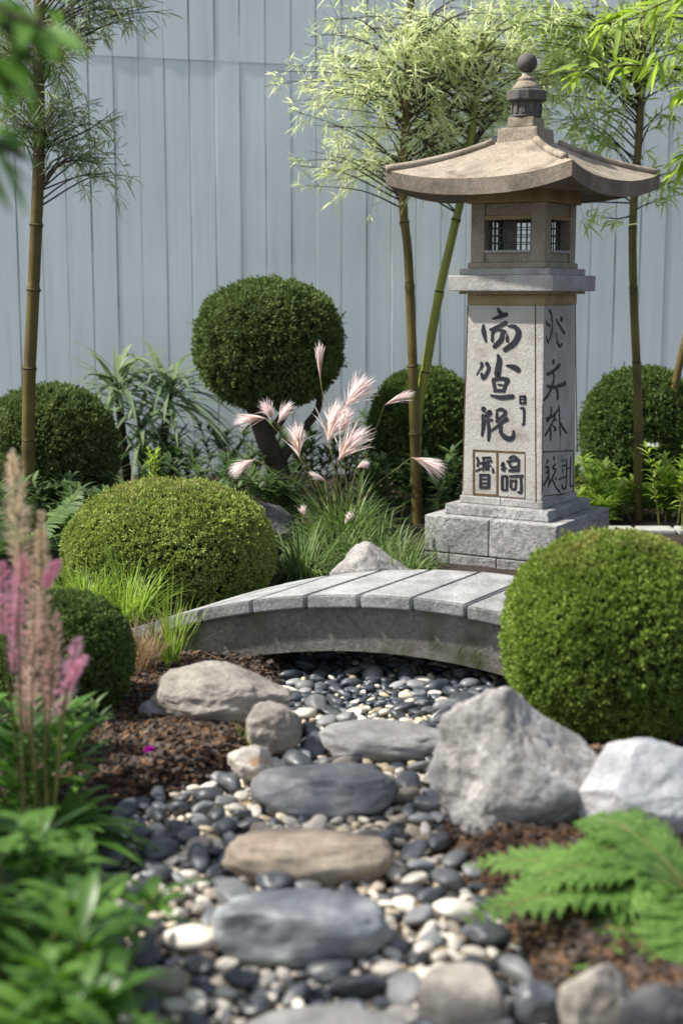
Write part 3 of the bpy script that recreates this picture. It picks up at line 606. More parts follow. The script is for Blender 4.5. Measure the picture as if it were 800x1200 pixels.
    glyphs('R', c5, [(0, 9)], [[(315, 155, 64), (320, 168, 60)], [(235, 325, 40), (310, 290, 40), (400, 200, 40)], [(315, 310, 28), (325, 370, 28), (300, 480, 28), (240, 610, 28), (180, 680, 20)], [(235, 485, 34), (330, 500, 36), (440, 465, 44), (470, 450, 62)], [(355, 530, 24), (375, 580, 46), (372, 655, 46)]], lb)
    glyphs('R', c6, [(0, 9)], [[(285, 200, 30), (290, 250, 30), (270, 330, 40), (235, 370, 60)], [(225, 345, 30), (300, 320, 30), (385, 220, 24), (388, 175, 14)], [(345, 300, 24), (290, 430, 30), (205, 580, 24)], [(275, 440, 20), (280, 560, 40), (280, 640, 18)], [(345, 365, 34), (352, 372, 30)], [(310, 440, 16), (350, 490, 26), (325, 510, 20)], [(395, 200, 14), (400, 400, 30), (412, 580, 24)], [(415, 410, 20), (450, 480, 32), (495, 545, 20)]], lb)
    glyphs('R', c7, [(0, 10), (10, 19)], [[(322, 175, 28), (325, 215, 30)], [(245, 215, 20), (228, 262, 24)], [(215, 310, 24), (250, 320, 24), (235, 380, 22), (215, 385, 18)], [(248, 330, 24), (245, 440, 26), (185, 555, 24)], [(245, 460, 18), (260, 470, 16), (250, 575, 14)], [(345, 270, 22), (310, 320, 26), (345, 340, 22)], [(350, 360, 24), (320, 420, 26), (250, 565, 20)], [(300, 470, 18), (350, 580, 20), (405, 650, 24)], [(340, 460, 20), (352, 475, 20)],
       [(430, 225, 16), (470, 220, 16)], [(435, 295, 18), (480, 285, 16)], [(440, 340, 18), (440, 385, 20)], [(492, 205, 20), (492, 440, 22), (480, 590, 20), (435, 590, 20), (430, 540, 14)], [(390, 480, 18), (450, 450, 18), (490, 450, 14)], [(548, 180, 18), (540, 400, 20), (545, 560, 20), (590, 565, 16)], [(500, 330, 14), (540, 320, 14)]], lb)
    mb = MB(); G = lambda f, c, L_, w_=10: [stroke(mb, f, c, [(a[0], a[1], w_), (b[0], b[1], w_)], raw=True, lift=.0008) for a, b in L_]
    G('L', c3, [((118, 138), (118, 555)), ((338, 165), (338, 570))], 16); G('L', c3, [((112, 143), (598, 165)), ((118, 552), (338, 566))], 16)
    G('L', c3, [((597, 170), (597, 592)), ((345, 572), (600, 592))], 7); G('L', c1, [((62, 60), (40, 780))], 7); G('L', (540, 440, .125), [((38, 60), (12, 1080))], 6)
    mb.build('panel_border', M['groove'], shaft, smooth=False)
    mb = MB()
    G('R', c7, [((180, 110), (580, 90)), ((190, 700), (588, 655))], 14); G('R', c7, [((586, 95), (586, 655))], 14)
    mb.build('panel_border', M['groove'], shaft, smooth=False)
    mb = MB()
    G('R', c4, [((76, 60), (78, 800))], 22); G('R', c5, [((78, 110), (78, 800))], 20); G('R', c6, [((80, 220), (80, 800))], 20); G('R', c7, [((82, 110), (84, 790))], 18)
    G('R', c4, [((612, 70), (618, 800))], 16); G('R', c5, [((618, 110), (628, 800))], 14); G('R', c6, [((628, 220), (636, 800))], 14)
    G('R', c6, [((175, 150), (172, 800))], 16); G('R', c7, [((172, 110), (170, 640))], 14); G('R', c6, [((404, 590), (404, 770))], 5)
    mb.build('edge_groove', M['groove_dark'], shaft, smooth=False)
    # cap slabs
    zc0, zc1 = z(343, .351), z(322, .351)
    MB().addbm(box_bm(.300, .300, zt0+.0005, zc0+.004, .002)).build('cap_underside', M['ochre'], root, smooth=False)
    mb = MB()
    mb.addbm(box_bm(.351, .351, zc0+.0045, zc1, .004)); mb.build('cap_slab', M['cap'], root, smooth=False)
    zc2 = z(314, .30); MB().addbm(box_bm(.300, .300, zc1+.0005, zc2, .003)).build('cap_step', M['cap'], root, smooth=False)
    zf0 = z(307, .256); MB().addbm(box_bm(.262, .262, zc2+.0005, zf0, .003)).build('fire_box_sill_course', M['fire'], root, smooth=False)
    zf1 = z(236, .25); s = .248; h = s/2
    zw0, zw1 = zf0+(zf1-zf0)*.16, zf0+(zf1-zf0)*.72             # window opening
    pw = .046                                                  # wide corner posts
    for a in (-1, 1):
        for b in (-1, 1): MB().addbm(box_bm(pw, pw, zf0+.0005, zf1, .002, a*(h-pw/2), b*(h-pw/2))).build('corner_post', M['fire'], root, smooth=False)
    fire = root
    ww = s-2*pw; hz = (zw1-zw0)
    for k in range(4):
        w_ = empty('window', (0, 0, 0), k*PI/2); w_.parent = fire
        for q0, q1 in ((zf0+.001, zw0), (zw1+.014, zf1-.001)): MB().addbm(box_bm(ww-.001, .030, q0, q1, .001, 0, -h+.021)).build('window_surround', M['fire'], w_, smooth=False)
        MB().addbm(box_bm(ww-.001, .034, zw0+.0003, zw0+.009, .001, 0, -h+.017)).build('window_sill', M['cap'], w_, smooth=False)
        MB().addbm(box_bm(ww-.001, .034, zw1, zw1+.0135, .001, 0, -h+.019)).build('window_lintel', M['ochre'], w_, smooth=False)
        mb = MB(); zz0, zz1 = zw0+.0095, zw1-.0003; d = -h+.036
        for sx in (-1, 1): mb.addbm(box_bm(.006, .006, zz0, zz1, 0, sx*(ww/2-.004), d))
        mb.addbm(box_bm(.046, .004, zz0, zz1, 0, -.010, d+.006))  # solid dark centre board, widened to make the window's inside look darker
        for q in (-.056, -.042, .028, .048): mb.addbm(box_bm(.0028, .004, zz0, zz1, 0, q, d))
        for q in (.25, .5, .75): mb.addbm(box_bm(ww-.014, .003, zz0+(zz1-zz0)*q-.0014, zz0+(zz1-zz0)*q+.0014, 0, 0, d+.001))
        mb.build('lattice', M['dark_stone'], w_, smooth=False)
    zr0 = z(222, .283); MB().addbm(box_bm(.272, .272, zf1+.0005, zr0+.012, .003)).build('roof_beam', M['ochre'], root, smooth=False)
    # roof
    se, stp = .628, .135; zcorn = z(187, se); zmid = zcorn-.036; ztop = z(163, .15); th = .044
    n1, n2 = 25, 14; V = []; Fc = []
    def rz_(a, b): return zmid+(ztop-zmid)*(b*.82+.18*b*b)+(zcorn-zmid)*abs(a)**2.4*(1-b)**1.6
    mbr = MB(); mbe = MB()
    for k in range(4):
        R = np.array(Matrix.Rotation(k*PI/2, 3, 'Z')); V = []
        for j in range(n2+1):
            b = j/n2; hh = se/2*(1-b)+stp/2*b
            for i in range(n1+1):
                a = -1+2*i/n1; V.append((a*hh, -hh+.010*(1-a*a)*(1-b), rz_(a, b)))
        Fc = [(j*(n1+1)+i, j*(n1+1)+i+1, (j+1)*(n1+1)+i+1, (j+1)*(n1+1)+i) for j in range(n2) for i in range(n1)]
        mbr.add(np.array(V)@R.T, Fc)
        V = []
        for i in range(n1+1):
            a = -1+2*i/n1; ze = rz_(a, 0); y = -se/2+.010*(1-a*a)
            V += [(a*se/2, y, ze), (a*se/2*.995, y*.995+.0, ze-th-.004*(1-a*a)), (a*.24, -.24, zmid-th+.012), (a*.12, -.12, zr0+.004)]
        Fc = [(i*4+q+1, i*4+4+q+1, i*4+4+q, i*4+q) for i in range(n1) for q in range(3)]
        mbe.add(np.array(V)@R.T, Fc)
    roof = mbr.build('roof', M['roof'], root); roof.rotation_euler = (0, 0, -.07)
    mbe.build('eave', M['rim'], roof, smooth=False)
    for k in range(4):
        c, s_ = math.cos(k*PI/2-PI/4), math.sin(k*PI/2-PI/4); P = []; Rr = []
        b0_, b1_ = (.0, .97)
        if k == 0: b0_ = .18
        for i in range(14):
            b = b0_+(b1_-b0_)*i/13; hh = (se/2*(1-b)+stp/2*b)*math.sqrt(2); P.append((c*hh*.995, s_*hh*.995, rz_(1, b)+.004)); Rr.append(.0115)
        mb = MB(); tube(mb, P, Rr, 10); mb.build('hip_ridge', M['roof'], roof)
    # finial
    zA, zB, zC, zD, zE = ztop, z(147, .135), z(136, .08), z(116.5, .08), z(103.5, .08)
    fin = MB().addbm(box_bm(.140, .140, zA-.012, zB, .008, top=.94)).build('finial', M['roof'], root, smooth=False)
    mb = MB(); mb.addbm(box_bm(.086, .086, zB+.0005, zC, .004)); mb.build('finial_neck', M['roof'], fin, smooth=False)
    V, Fc = lathe([(0, zC+.0005), (.046, zC+.0005), (.048, zC+.004), (.046, zC+.008), (.044, zD-.006), (.046, zD), (0, zD)], 16)
    mb = MB().add(V, Fc)
    for k in range(12):
        a = k*PI/6+.2; bm = box_bm(.012, .006, zC+.012, zD-.008, .001, .0, -.0455); bmesh.ops.rotate(bm, verts=bm.verts, cent=(0, 0, 0), matrix=Matrix.Rotation(a, 3, 'Z')); mb.addbm(bm)
    mb.build('finial_drum', M['dark_stone'], fin, smooth=False)
    V, Fc = lathe([(0, zD+.0005), (.058, zD+.0005), (.062, zD+.004), (.063, zE-.004), (.058, zE), (0, zE)], 12); MB().add(V, Fc).build('finial_ring', M['dark_stone'], fin, smooth=False)
    zF, zG = z(93, .05), z(86, .05)
    V, Fc = lathe([(0, zE+.0005), (.046, zE+.0005), (.044, zE+.01), (.030, zF-.003), (.026, zF), (.030, zF+.003), (.026, zF+.009), (.017, zG-.004), (.015, zG+.006), (0, zG+.006)], 24); MB().add(V, Fc).build('finial_cone', M['roof'], fin)
    zb0, zb1 = z(84.5, .03), z(60.5, .03); r = (zb1-zb0)/2
    V, Fc = lathe([(max(.0001, r*1.02*math.sin(PI*i/16)), zb0+r-r*math.cos(PI*i/16)) for i in range(17)], 28); MB().add(V, Fc).build('finial_ball', M['dark_stone'], fin)
lantern()

# ------------------------------------------------------------------ clipped shrubs
def shrub_foliage(mb, rng, rx, ry, rz, tufts, per, L, W, zmin=-.55, bump=.02, sq=2.2, bf=7.0):
    D = rand_dirs(rng, tufts, zmin, 1.0)
    E = np.sign(D)*np.abs(D)**(2/sq); E = E/((np.abs(E)**sq).sum(1, keepdims=True)**(1/sq))
    off = rng.uniform(-20, 20, 3)
    nn = np.array([noise.noise(Vector(e*bf+off))+.6*noise.noise(Vector(e*bf*2.3+off)) for e in E])
    R = np.array([rx, ry, rz]); P = E*R; nrm = unit(E/R*max(rx, rz))
    P = P+nrm*(nn*bump)[:, None]-nrm*(rng.random(tufts)**2*L*1.2)[:, None]
    kp = (nn > -.30) | (rng.random(tufts) < .45); P, nrm = P[kp], nrm[kp]; tufts = len(P); q = rng.random(tufts) < .012; P[q] += nrm[q]*rng.uniform(.5, 1.6, (q.sum(), 1))*L
    Pn = np.repeat(P, per, 0); Nn = np.repeat(nrm, per, 0); n = len(Pn)
    Dl = unit(Nn*rng.uniform(.3, 1.1, (n, 1))+rng.normal(0, .62, (n, 3))+np.array([0, 0, .18])); S = unit(np.cross(Dl, rng.normal(0, 1, (n, 3))))
    Pn = Pn+rng.normal(0, L*.35, (n, 3))-Nn*L*.5
    kites(mb, Pn, Dl, S, rng.uniform(.7, 1.25, n)*L, rng.uniform(.75, 1.2, n)*W, 0, .5)
def shrub(label, box, Y, mat, tufts, per=9, L=.011, W=.006, z0=BZ, group='clipped ball shrubs', zmin=-.6, bump=.012, cat='shrub', stretch=1.0, bf=12.0):
    x0, y0, x1, y1 = box; c = at((x0+x1)/2, 600, Y); rx = (x1-x0)/2/F*Y*1.0; ztop = at(c.x*0+400, y0, Y).z
    rz = (ztop-z0)*.5*stretch; zc = ztop-rz
    root = empty('clipped_shrub', (c.x, Y, z0)); tag(root, label, cat, group)
    rng = np.random.default_rng(int(x0+y0)+99); mb = MB()
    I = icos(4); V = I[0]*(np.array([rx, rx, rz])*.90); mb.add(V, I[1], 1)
    shrub_foliage(mb, rng, rx*.975, rx*.975, rz*.975, tufts, per, L, W, zmin, bump, bf=bf)
    o = mb.build('foliage', [mat, M['core']], root, loc=(0, 0, zc-z0))
    mt = MB(); tube(mt, [(0, 0, -.03), (.005, 0, (zc-z0)*.6), (0, .004, zc-z0)], [.022, .018, .014], 8); mt.build('stem', M['bark'], root)
    return root
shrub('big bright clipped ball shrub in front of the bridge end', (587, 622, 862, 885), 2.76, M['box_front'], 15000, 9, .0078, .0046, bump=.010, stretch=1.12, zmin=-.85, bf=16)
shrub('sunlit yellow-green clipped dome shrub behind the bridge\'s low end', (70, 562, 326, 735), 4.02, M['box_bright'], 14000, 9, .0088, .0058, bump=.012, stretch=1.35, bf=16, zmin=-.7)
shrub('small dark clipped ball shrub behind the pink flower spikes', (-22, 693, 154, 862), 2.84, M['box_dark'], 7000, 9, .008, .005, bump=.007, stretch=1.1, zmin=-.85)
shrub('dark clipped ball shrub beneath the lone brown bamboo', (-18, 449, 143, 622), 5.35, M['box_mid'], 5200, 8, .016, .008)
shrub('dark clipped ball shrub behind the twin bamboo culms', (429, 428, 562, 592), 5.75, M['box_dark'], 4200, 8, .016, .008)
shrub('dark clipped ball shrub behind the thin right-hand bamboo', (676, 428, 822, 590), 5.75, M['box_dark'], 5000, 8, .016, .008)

def cloud_tree():
    Y = 5.5; g = at(328, 400, Y); root = empty('cloud_pruned_tree', (g.x, Y, BZ)); tag(root, 'pruned tree with one round dark green ball on a bent trunk', 'tree')
    c = at(315, 403, Y); rx = 89/F*Y; rz = 77/F*Y
    rng = np.random.default_rng(4); mb = MB(); I = icos(4); mb.add(I[0]*np.array([rx, rx, rz])*.9, I[1], 1)
    shrub_foliage(mb, rng, rx*.97, rx*.97, rz*.97, 7000, 8, .016, .008, -1.0, .014)
    mb.build('crown', [M['box_mid'], M['core']], root, loc=(c.x-g.x, 0, c.z-BZ))
    L = lambda px, py, dy=0: np.array(at(px, py, Y+dy))-np.array([g.x, Y, BZ])
    mb = MB(); P = smooth_path([L(334, 622), L(332, 575), L(320, 535), L(306, 500), L(298, 465), L(300, 430)], 20); tube(mb, P, np.linspace(.052, .028, 20), 10)
    mb.build('trunk', M['bark'], root)
    for pts in ([(312, 515), (330, 490), (345, 465), (350, 440)], [(303, 490), (288, 472), (275, 455), (270, 430)], [(325, 545), (350, 510), (372, 480), (375, 450)]):
        mb = MB(); tube(mb, smooth_path([L(*p) for p in pts], 12), np.linspace(.022, .010, 12), 8); mb.build('limb', M['bark'], root)
cloud_tree()

# ------------------------------------------------------------------ bamboo
def culm(mb, P, R, node=.27, seed=0):
    n = 120; Q = smooth_path(P, n); l = np.concatenate([[0], np.cumsum(np.linalg.norm(np.diff(Q, axis=0), axis=1))]); r = np.interp(l, [0, l[-1]], R)
    rng = np.random.default_rng(seed); k = .12; nodes = []
    while k < l[-1]: nodes.append(k); k += node*rng.uniform(.8, 1.15)
    for q in nodes: r = r*(1+.14*np.exp(-((l-q)/.008)**2)-.06*np.exp(-((l-q-.02)/.012)**2))
    tube(mb, Q, r, 12)
    for q in nodes:
        i = int(np.searchsorted(l, q)); i = min(max(i, 1), n-2)
        T = unit(Q[i+1]-Q[i-1]); p = Q[i]
        tube(mb, [p-T*.004, p, p+T*.004], [r[i]*1.02, r[i]*1.10, r[i]*1.02], 12, 1)
    return Q
def bamboo_crown(root, rng, culms, blobs, mat, Ll=.065, Lw=.0075, zlow=0.0, tw=(4, 7), lp=9, R0=.0035, bare=.35):
    """branches reach from the culms to points in the crown; twigs and leaves hang on them"""
    mbB = MB(); P_, D_ = [], []
    for (cx, cy, cz, ax, ay, az, cnt) in blobs:
        for _ in range(cnt):
            d = rand_dirs(rng, 1)[0]*rng.random()**.33; T = np.array([cx+ax*d[0], cy+ay*d[1], cz+az*d[2]])
            C = culms[rng.integers(len(culms))]; dist = np.linalg.norm(C-T, axis=1)+3*np.maximum(0, C[:, 2]-T[2]+.10)+3*np.maximum(0, zlow-C[:, 2]); O = C[np.argmin(dist+rng.uniform(0, .12, len(C)))]
            v = T-O; mid = O+v*.5+np.array([0, 0, .12*np.linalg.norm(v)])+rng.normal(0, .02, 3)
            path = smooth_path([O, mid, T], 9); tube(mbB, path, np.linspace(R0, .0008, 9), 4, cap=False)
            for q in range(rng.integers(*tw)):
                t = rng.uniform(bare, 1); b = path[min(8, int(t*8))]; dr = unit(unit(v)+rng.normal(0, .75, 3)); ln = rng.uniform(.05, .13); e = b+dr*ln+np.array([0, 0, -.01])
                tube(mbB, [b, (b+e)/2+np.array([0, 0, .006]), e], [.0009, .0007, .0004], 3, cap=False)
                m = rng.integers(lp-3, lp+4); s = rng.uniform(.15, 1, m)[:, None]; P_.append(b+(e-b)*s+rng.normal(0, .004, (m, 3))); D_.append(unit(dr*.8+rng.normal(0, .55, (m, 3))+np.array([0, 0, -.10])))
    P = np.concatenate(P_); D = np.concatenate(D_); n = len(P)
    mbB.build('branches', M['twig'], root); mb = MB()
    blades(mb, P, D, rng.uniform(.6, 1.3, n)*Ll, rng.uniform(.7, 1.2, n)*Lw, rng.uniform(.05, .5, n), 3, 'leaf', side=unit(np.cross(D, rng.normal(0, 1, (n, 3)))))
    mb.build('foliage', mat, root)
def bamboo(label, defs, Y, blobs, leaf, group='bamboos along the fence', name='bamboo', **kw):
    base = at(defs[0][0][0][0], 600, Y); root = empty(name, (base.x, Y, BZ)); off = np.array([base.x, Y, BZ]); tag(root, label, 'bamboo', group)
    Qs = []
    for i, (pts, R, mat) in enumerate(defs):
        P = [np.array(at(px, py, Y+dy))-off for (px, py, dy) in pts]
        P[0][2] = -.03
        mb = MB(); Qs.append(culm(mb, P, R, seed=i+abs(int(base.x*10)))); mb.build('culm', [mat, M['node']], root)
    rng = np.random.default_rng(int(abs(base.x)*1000)+3); B = []
    for (px, py, dy, ax, az, cnt) in blobs:
        c = np.array(at(px, py, Y+dy))-off; B.append((c[0], c[1], c[2], ax/F*Y, .8*ax/F*Y if ax < 80 else 60/F*Y, az/F*Y, cnt))
    bamboo_crown(root, rng, Qs, B, leaf, **kw)
bamboo('lone olive-brown bamboo with sparse drooping foliage left of the ball tree', [([(32, 560, 0), (34, 470, 0), (40, 330, 0), (46, 180, 0), (46, 60, 0), (50, -150, 0)], (.024, .018), M['culm_brown'])], 4.95,
       [(30, 40, .0, 75, 45, 30), (120, 195, 0, 40, 20, 8), (95, 140, 0, 60, 25, 18), (10, 120, 0, 45, 40, 14), (150, 10, 0, 60, 30, 18), (40, -60, 0, 120, 60, 30)], M['bam_left'], Ll=.052, Lw=.0048, zlow=1.2, lp=8)
bamboo('twin-culmed bamboo with a cloud of pale leaves left of the lantern', [([(490, 620, 0), (486, 520, 0), (483, 420, 0), (478, 300, 0), (472, 235, 0), (476, 120, 0), (485, -80, 0)], (.020, .012), M['culm_brown']),
       ([(488, 620, .03), (488, 500, .03), (499, 430, .03), (515, 340, .03), (530, 275, .03), (548, 190, .03), (566, 40, .03)], (.021, .012), M['culm_green'])], 5.2,
       [(425, 105, 0, 118, 82, 56), (470, 50, 0, 120, 48, 40), (600, 40, .1, 85, 40, 28), (560, 110, .1, 110, 85, 54), (372, 185, 0, 60, 32, 12), (640, 120, .1, 85, 75, 36), (490, 185, .1, 80, 35, 14)], M['bam_pale'], zlow=1.1, lp=10, Ll=.050, Lw=.0045)
bamboo('thin bamboo with bright leaves behind and right of the lantern', [([(748, 575, 0), (747, 480, 0), (742, 350, 0), (741, 260, 0), (748, 160, 0), (752, 60, 0), (758, -80, 0)], (.0175, .012), M['culm_brown'])], 5.3,
       [(715, 120, 0, 80, 80, 22), (770, 40, 0, 90, 50, 26), (660, 50, 0, 80, 55, 26), (690, 235, 0, 45, 40, 3), (775, 200, 0, 40, 50, 5), (610, 30, 0, 60, 30, 12)], M['bam_right'], zlow=1.2, lp=6, Ll=.06, Lw=.008)
bamboo('bamboo culm leaning in at the right frame edge', [([(778, 580, 0), (788, 470, 0), (804, 390, 0), (835, 250, 0), (850, 60, 0)], (.017, .011), M['culm_brown'])], 5.6,
       [(850, 120, 0, 60, 80, 14), (810, 20, 0, 60, 40, 8)], M['bam_right'], zlow=1.2)

# ------------------------------------------------------------------ plants
def fan(rng, n, spread=.5, zup=1.0):
    a = rng.uniform(0, 2*PI, n); s = rng.uniform(0.05, 1, n)**.7*spread
    return unit(np.stack([np.cos(a)*s, np.sin(a)*s, np.full(n, zup)], 1))
def grass_clump(label, px, py, z0, n, L, W, mat, spread=.7, droop=.5, br=.04, group=None, name='grass_clump', cat='grass clump', seed=0, K=6, Y=None, curl=0.0):
    g = gp(px, py, z0) if Y is None else Vector((at(px, 600, Y).x, Y, z0)); root = empty(name, g); rng = np.random.default_rng(seed+px); D = fan(rng, n, spread)
    P = D*np.array([1, 1, 0])*br*1.2+rng.normal(0, br*.4, (n, 3))*np.array([1, 1, 0]); mb = MB()
    D = unit(D+rng.normal(0, .10, (n, 3)))
    blades(mb, P, D, rng.uniform(.55, 1.15, n)*L, rng.uniform(.7, 1.2, n)*W, rng.uniform(.3, 1.2, n)*droop, K, 'grass', fold=.25)
    o = mb.build('blades', mat, root); tag(root, label, cat, group); return root
def plume(mb, rng, p0, p1, w, n=70, droop=.25, mi=0, mib=1):
    """feathery head from p0 (base) towards p1 (tip)"""
    p0, p1 = np.array(p0), np.array(p1); ax = p1-p0; ln = np.linalg.norm(ax); a = ax/ln; s = rng.random(n)
    P = p0+ax*(s*.45)[:, None]; D = unit(a*1.0+rng.normal(0, w, (n, 3))); L = ln*rng.uniform(.6, 1.05, n)*(1-.35*s)
    blades(mb, P, D, L, ln*.026+.0016, droop*rng.uniform(.3, 1.2, n), 4, 'grass', mi=mi, side=unit(np.cross(D, rng.normal(0, 1, (n, 3)))))
    n2 = n//3; P = p0+ax*(rng.random(n2)*.15)[:, None]; D = unit(a+rng.normal(0, w*.55, (n2, 3))); blades(mb, P, D, ln*rng.uniform(.3, .5, n2), ln*.035+.001, .05, 3, 'leaf', mi=mib, side=unit(np.cross(D, rng.normal(0, 1, (n2, 3)))))
def plume_grass():
    Y = 4.62; base = at(402, 600, Y); root = empty('plume_grass', (base.x, Y, BZ)); off = np.array([base.x, Y, BZ]); tag(root, 'clump of green grass with feathery pink plumes beside the twin bamboo', 'ornamental grass')
    rng = np.random.default_rng(2); n = 950; D = fan(rng, n, .95); P = D*np.array([1, 1, 0])*.07+rng.normal(0, .02, (n, 3))*np.array([1, 1, 0]); mb = MB()
    blades(mb, P, unit(D+rng.normal(0, .12, (n, 3))), rng.uniform(.16, .42, n), .0065, rng.uniform(.3, 1.0, n), 6, 'grass', fold=.2); mb.build('blades', M['grass_mid'], root)
    L = lambda px, py, dy: np.array(at(px, py, Y+dy))-off
    heads = [((375, 443), (374, 396), .07, .02), ((404, 478), (434, 436), .22, .0), ((384, 518), (396, 462), .28, -.03), ((396, 540), (430, 492), .32, -.06), ((311, 490), (274, 490), .22, .03), ((320, 492), (306, 466), .24, .02), ((325, 496), (342, 468), .20, .04),
             ((351, 537), (345, 488), .26, -.02), ((299, 538), (270, 552), .24, -.04), ((450, 475), (484, 456), .10, .0), ((482, 536), (520, 548), .18, -.03), ((356, 606), (354, 590), .25, -.12), ((404, 614), (412, 598), .25, -.12), ((384, 566), (362, 550), .10, -.05), ((418, 548), (432, 540), .22, -.1), ((398, 510), (410, 470), .2, .03)]
    for i, (b, t, w_, dy) in enumerate(heads):
        pb, pt = L(*b, dy), L(*t, dy-.01); mb = MB(); q = np.array([rng.uniform(-.04, .04), rng.uniform(-.03, .03), 0])
        m = (pb+q)/2+np.array([(pb[0]-q[0])*-.12, 0, .03]); ps = smooth_path([q, m, pb], 10); ms = MB(); tube(ms, ps, np.linspace(.0022, .0013, 10), 5)
        plume(mb, rng, pb, pt, w_, 110 if w_ > .15 else 60); h = mb.build('plume', [M['plume'], M['plume_base']], root); ms.build('stalk', M['stem'], h)
plume_grass()
GG = 'low green grass tufts behind the bridge'
for i, (px, py, Y, lab) in enumerate([(352, 668, 4.15, 'low arching green grass tuft behind the bridge, left of the pointed rock'), (395, 640, 4.40, 'green grass tuft directly below the pink plumes'), (448, 640, 4.42, 'green grass tuft in front of the twin bamboo foot'), (470, 668, 4.1, 'low green grass tuft against the lantern plinth corner'), (425, 655, 4.25, 'green grass tuft just behind the pointed pale rock')]):
    grass_clump(lab, px, py, BZ, 230, .27, .0080, M['grass_low'], 1.0, .9, .05, GG, seed=i, Y=Y)
grass_clump('bright green wispy grass in front of the sunlit dome shrub', 150, 740, BZ, 220, .26, .0045, M['grass_bright'], .75, .6, .04, Y=3.62, seed=7)
grass_clump('tall bright grass tuft at the bridge\'s low end', 196, 770, BZ, 80, .26, .004, M['grass_bright'], .5, .35, .018, Y=3.18, seed=8)
grass_clump('bright green leafy grass at the dome shrub\'s outer side', 95, 740, BZ, 220, .25, .0055, M['grass_bright'], .8, .6, .05, Y=3.7, seed=9)
grass_clump('straw-coloured dry grass tuft between the dark ball and the boulder', 160, 800, BZ, 260, .17, .0024, M['grass_dry'], .5, .45, .03, Y=3.12, seed=10, name='dry_grass')
grass_clump('tiny yellow-green grass tuft on the rough grey rock', 286, 868, .02, 34, .07, .0025, M['grass_bright'], 1.1, .3, .008, seed=11, Y=2.66)

def strap_plant():
    Y = 5.95; base = at(165, 600, Y); root = empty('strap_leaf_plant', (base.x, Y, BZ)); off = np.array([base.x, Y, BZ]); tag(root, 'tall plant with arching strap leaves against the fence', 'plant')
    rng = np.random.default_rng(12)
    for (px, py, dy, n, Ln, dn) in ((138, 452, 0, 70, .38, 16), (198, 460, .06, 76, .42, 20), (165, 498, -.10, 40, .34, 10)):
        h = np.array(at(px, py, Y+dy))-off; mt = MB(); tube(mt, smooth_path([(h[0]*.5, 0, 0), (h[0]*.8, dy*.5, h[2]*.5), h], 8), np.linspace(.022, .016, 8), 8); mt.build('stem', M['bark'], root)
        z = rng.uniform(-.25, 1.3, n); a = rng.uniform(0, 2*PI, n); D = unit(np.stack([np.cos(a), np.sin(a)*.8, z], 1)); P = h+D*.01+np.array([0, 0, 1])*rng.uniform(-.06, .05, (n, 1)); mb = MB()
        blades(mb, P, D, rng.uniform(.6, 1.05, n)*Ln, rng.uniform(.016, .028, n), rng.uniform(.25, .75, n), 8, 'strap', fold=.3); mb.build('leaf_rosette', M['strap'], root)
strap_plant()

def leafy(label, px, Y, n, L, W, H, R, mat, cat='plant', group=None, stems=9, droop=.35, z0=BZ, name='leafy_plant', seed=0, flower=None, prof='leaf', up=.35, K=4):
    base = at(px, 600, Y); root = empty(name, (base.x, Y, z0)); rng = np.random.default_rng(seed+abs(int(px))*3); tag(root, label, cat, group); P, D = [], []; ms = MB()
    for k in range(stems):
        d = fan(rng, 1, .75)[0]; hh = H*rng.uniform(.65, 1.05); b = rng.normal(0, R*.35, 3)*np.array([1, 1, 0]); e = b+np.array([d[0]*R*1.2, d[1]*R*1.2, hh]); path = smooth_path([b, (b+e)/2+np.array([0, 0, hh*.12]), e], 8)
        tube(ms, path, np.linspace(.0035, .0015, 8), 5, cap=False); m = n//stems; t = rng.uniform(.12, 1, m)**.8; idx = t*7; i0 = np.minimum(idx.astype(int), 6); f = (idx-i0)[:, None]
        P.append(path[i0]*(1-f)+path[i0+1]*f); a = rng.uniform(0, 2*PI, m); D.append(unit(np.stack([np.cos(a), np.sin(a), rng.uniform(up-.35, up+.5, m)+t*.5], 1)))
    P = np.concatenate(P); D = np.concatenate(D); m = len(P); ms.build('stems', M['stem'], root); mb = MB()
    blades(mb, P, D, rng.uniform(.6, 1.15, m)*L, rng.uniform(.75, 1.2, m)*W, rng.uniform(.3, 1.2, m)*droop, K, prof, fold=.25); mb.build('foliage', mat, root)
    if flower:
        mb = MB(); q = P[rng.integers(0, m, flower[1])]; q[:, 2] = np.maximum(q[:, 2], H*.8); d = rand_dirs(rng, len(q)*6, -.2, 1); kites(mb, np.repeat(q, 6, 0), d, unit(np.cross(d, rng.normal(0, 1, d.shape))), .018, .010); mb.build('blossoms', flower[0], root)
    return root
UG = 'dark leafy plants along the fence foot'
for i, (px, Y, H, R, lab) in enumerate([(205, 5.75, .26, .22, 'dark leafy plant under the strap-leaf plant'), (262, 5.2, .24, .20, 'dark leafy plant left of the bent trunk'), (300, 6.0, .30, .22, 'dark leafy plant behind the bent trunk'), (372, 5.6, .30, .2, 'dark leafy plant behind the pink plumes'), (436, 5.3, .24, .2, 'dark leafy plant left of the twin bamboo'), (450, 6.1, .3, .2, 'dark leafy plant behind the dark ball near twin culms'),
                                       (245, 4.75, .2, .18, 'dark leafy plant right behind the sunlit dome shrub'), (330, 5.0, .2, .16, 'dark leafy plant behind the dark rounded rock'), (60, 5.0, .2, .2, 'dark leafy plant under the lone brown bamboo'), (5, 4.75, .2, .2, 'dark leafy plant left of the lone brown bamboo'), (110, 4.85, .18, .18, 'dark leafy plant between the lone bamboo and the dome shrub'), (525, 5.2, .22, .2, 'dark leafy plant between the twin bamboo and the lantern'), (100, 5.9, .25, .2, 'dark leafy plant beside the dark ball and strap-leaf plant')]):
    leafy(lab, px, Y, 420, .085, .016, H, R, M['under'], group=UG, stems=14, seed=i)
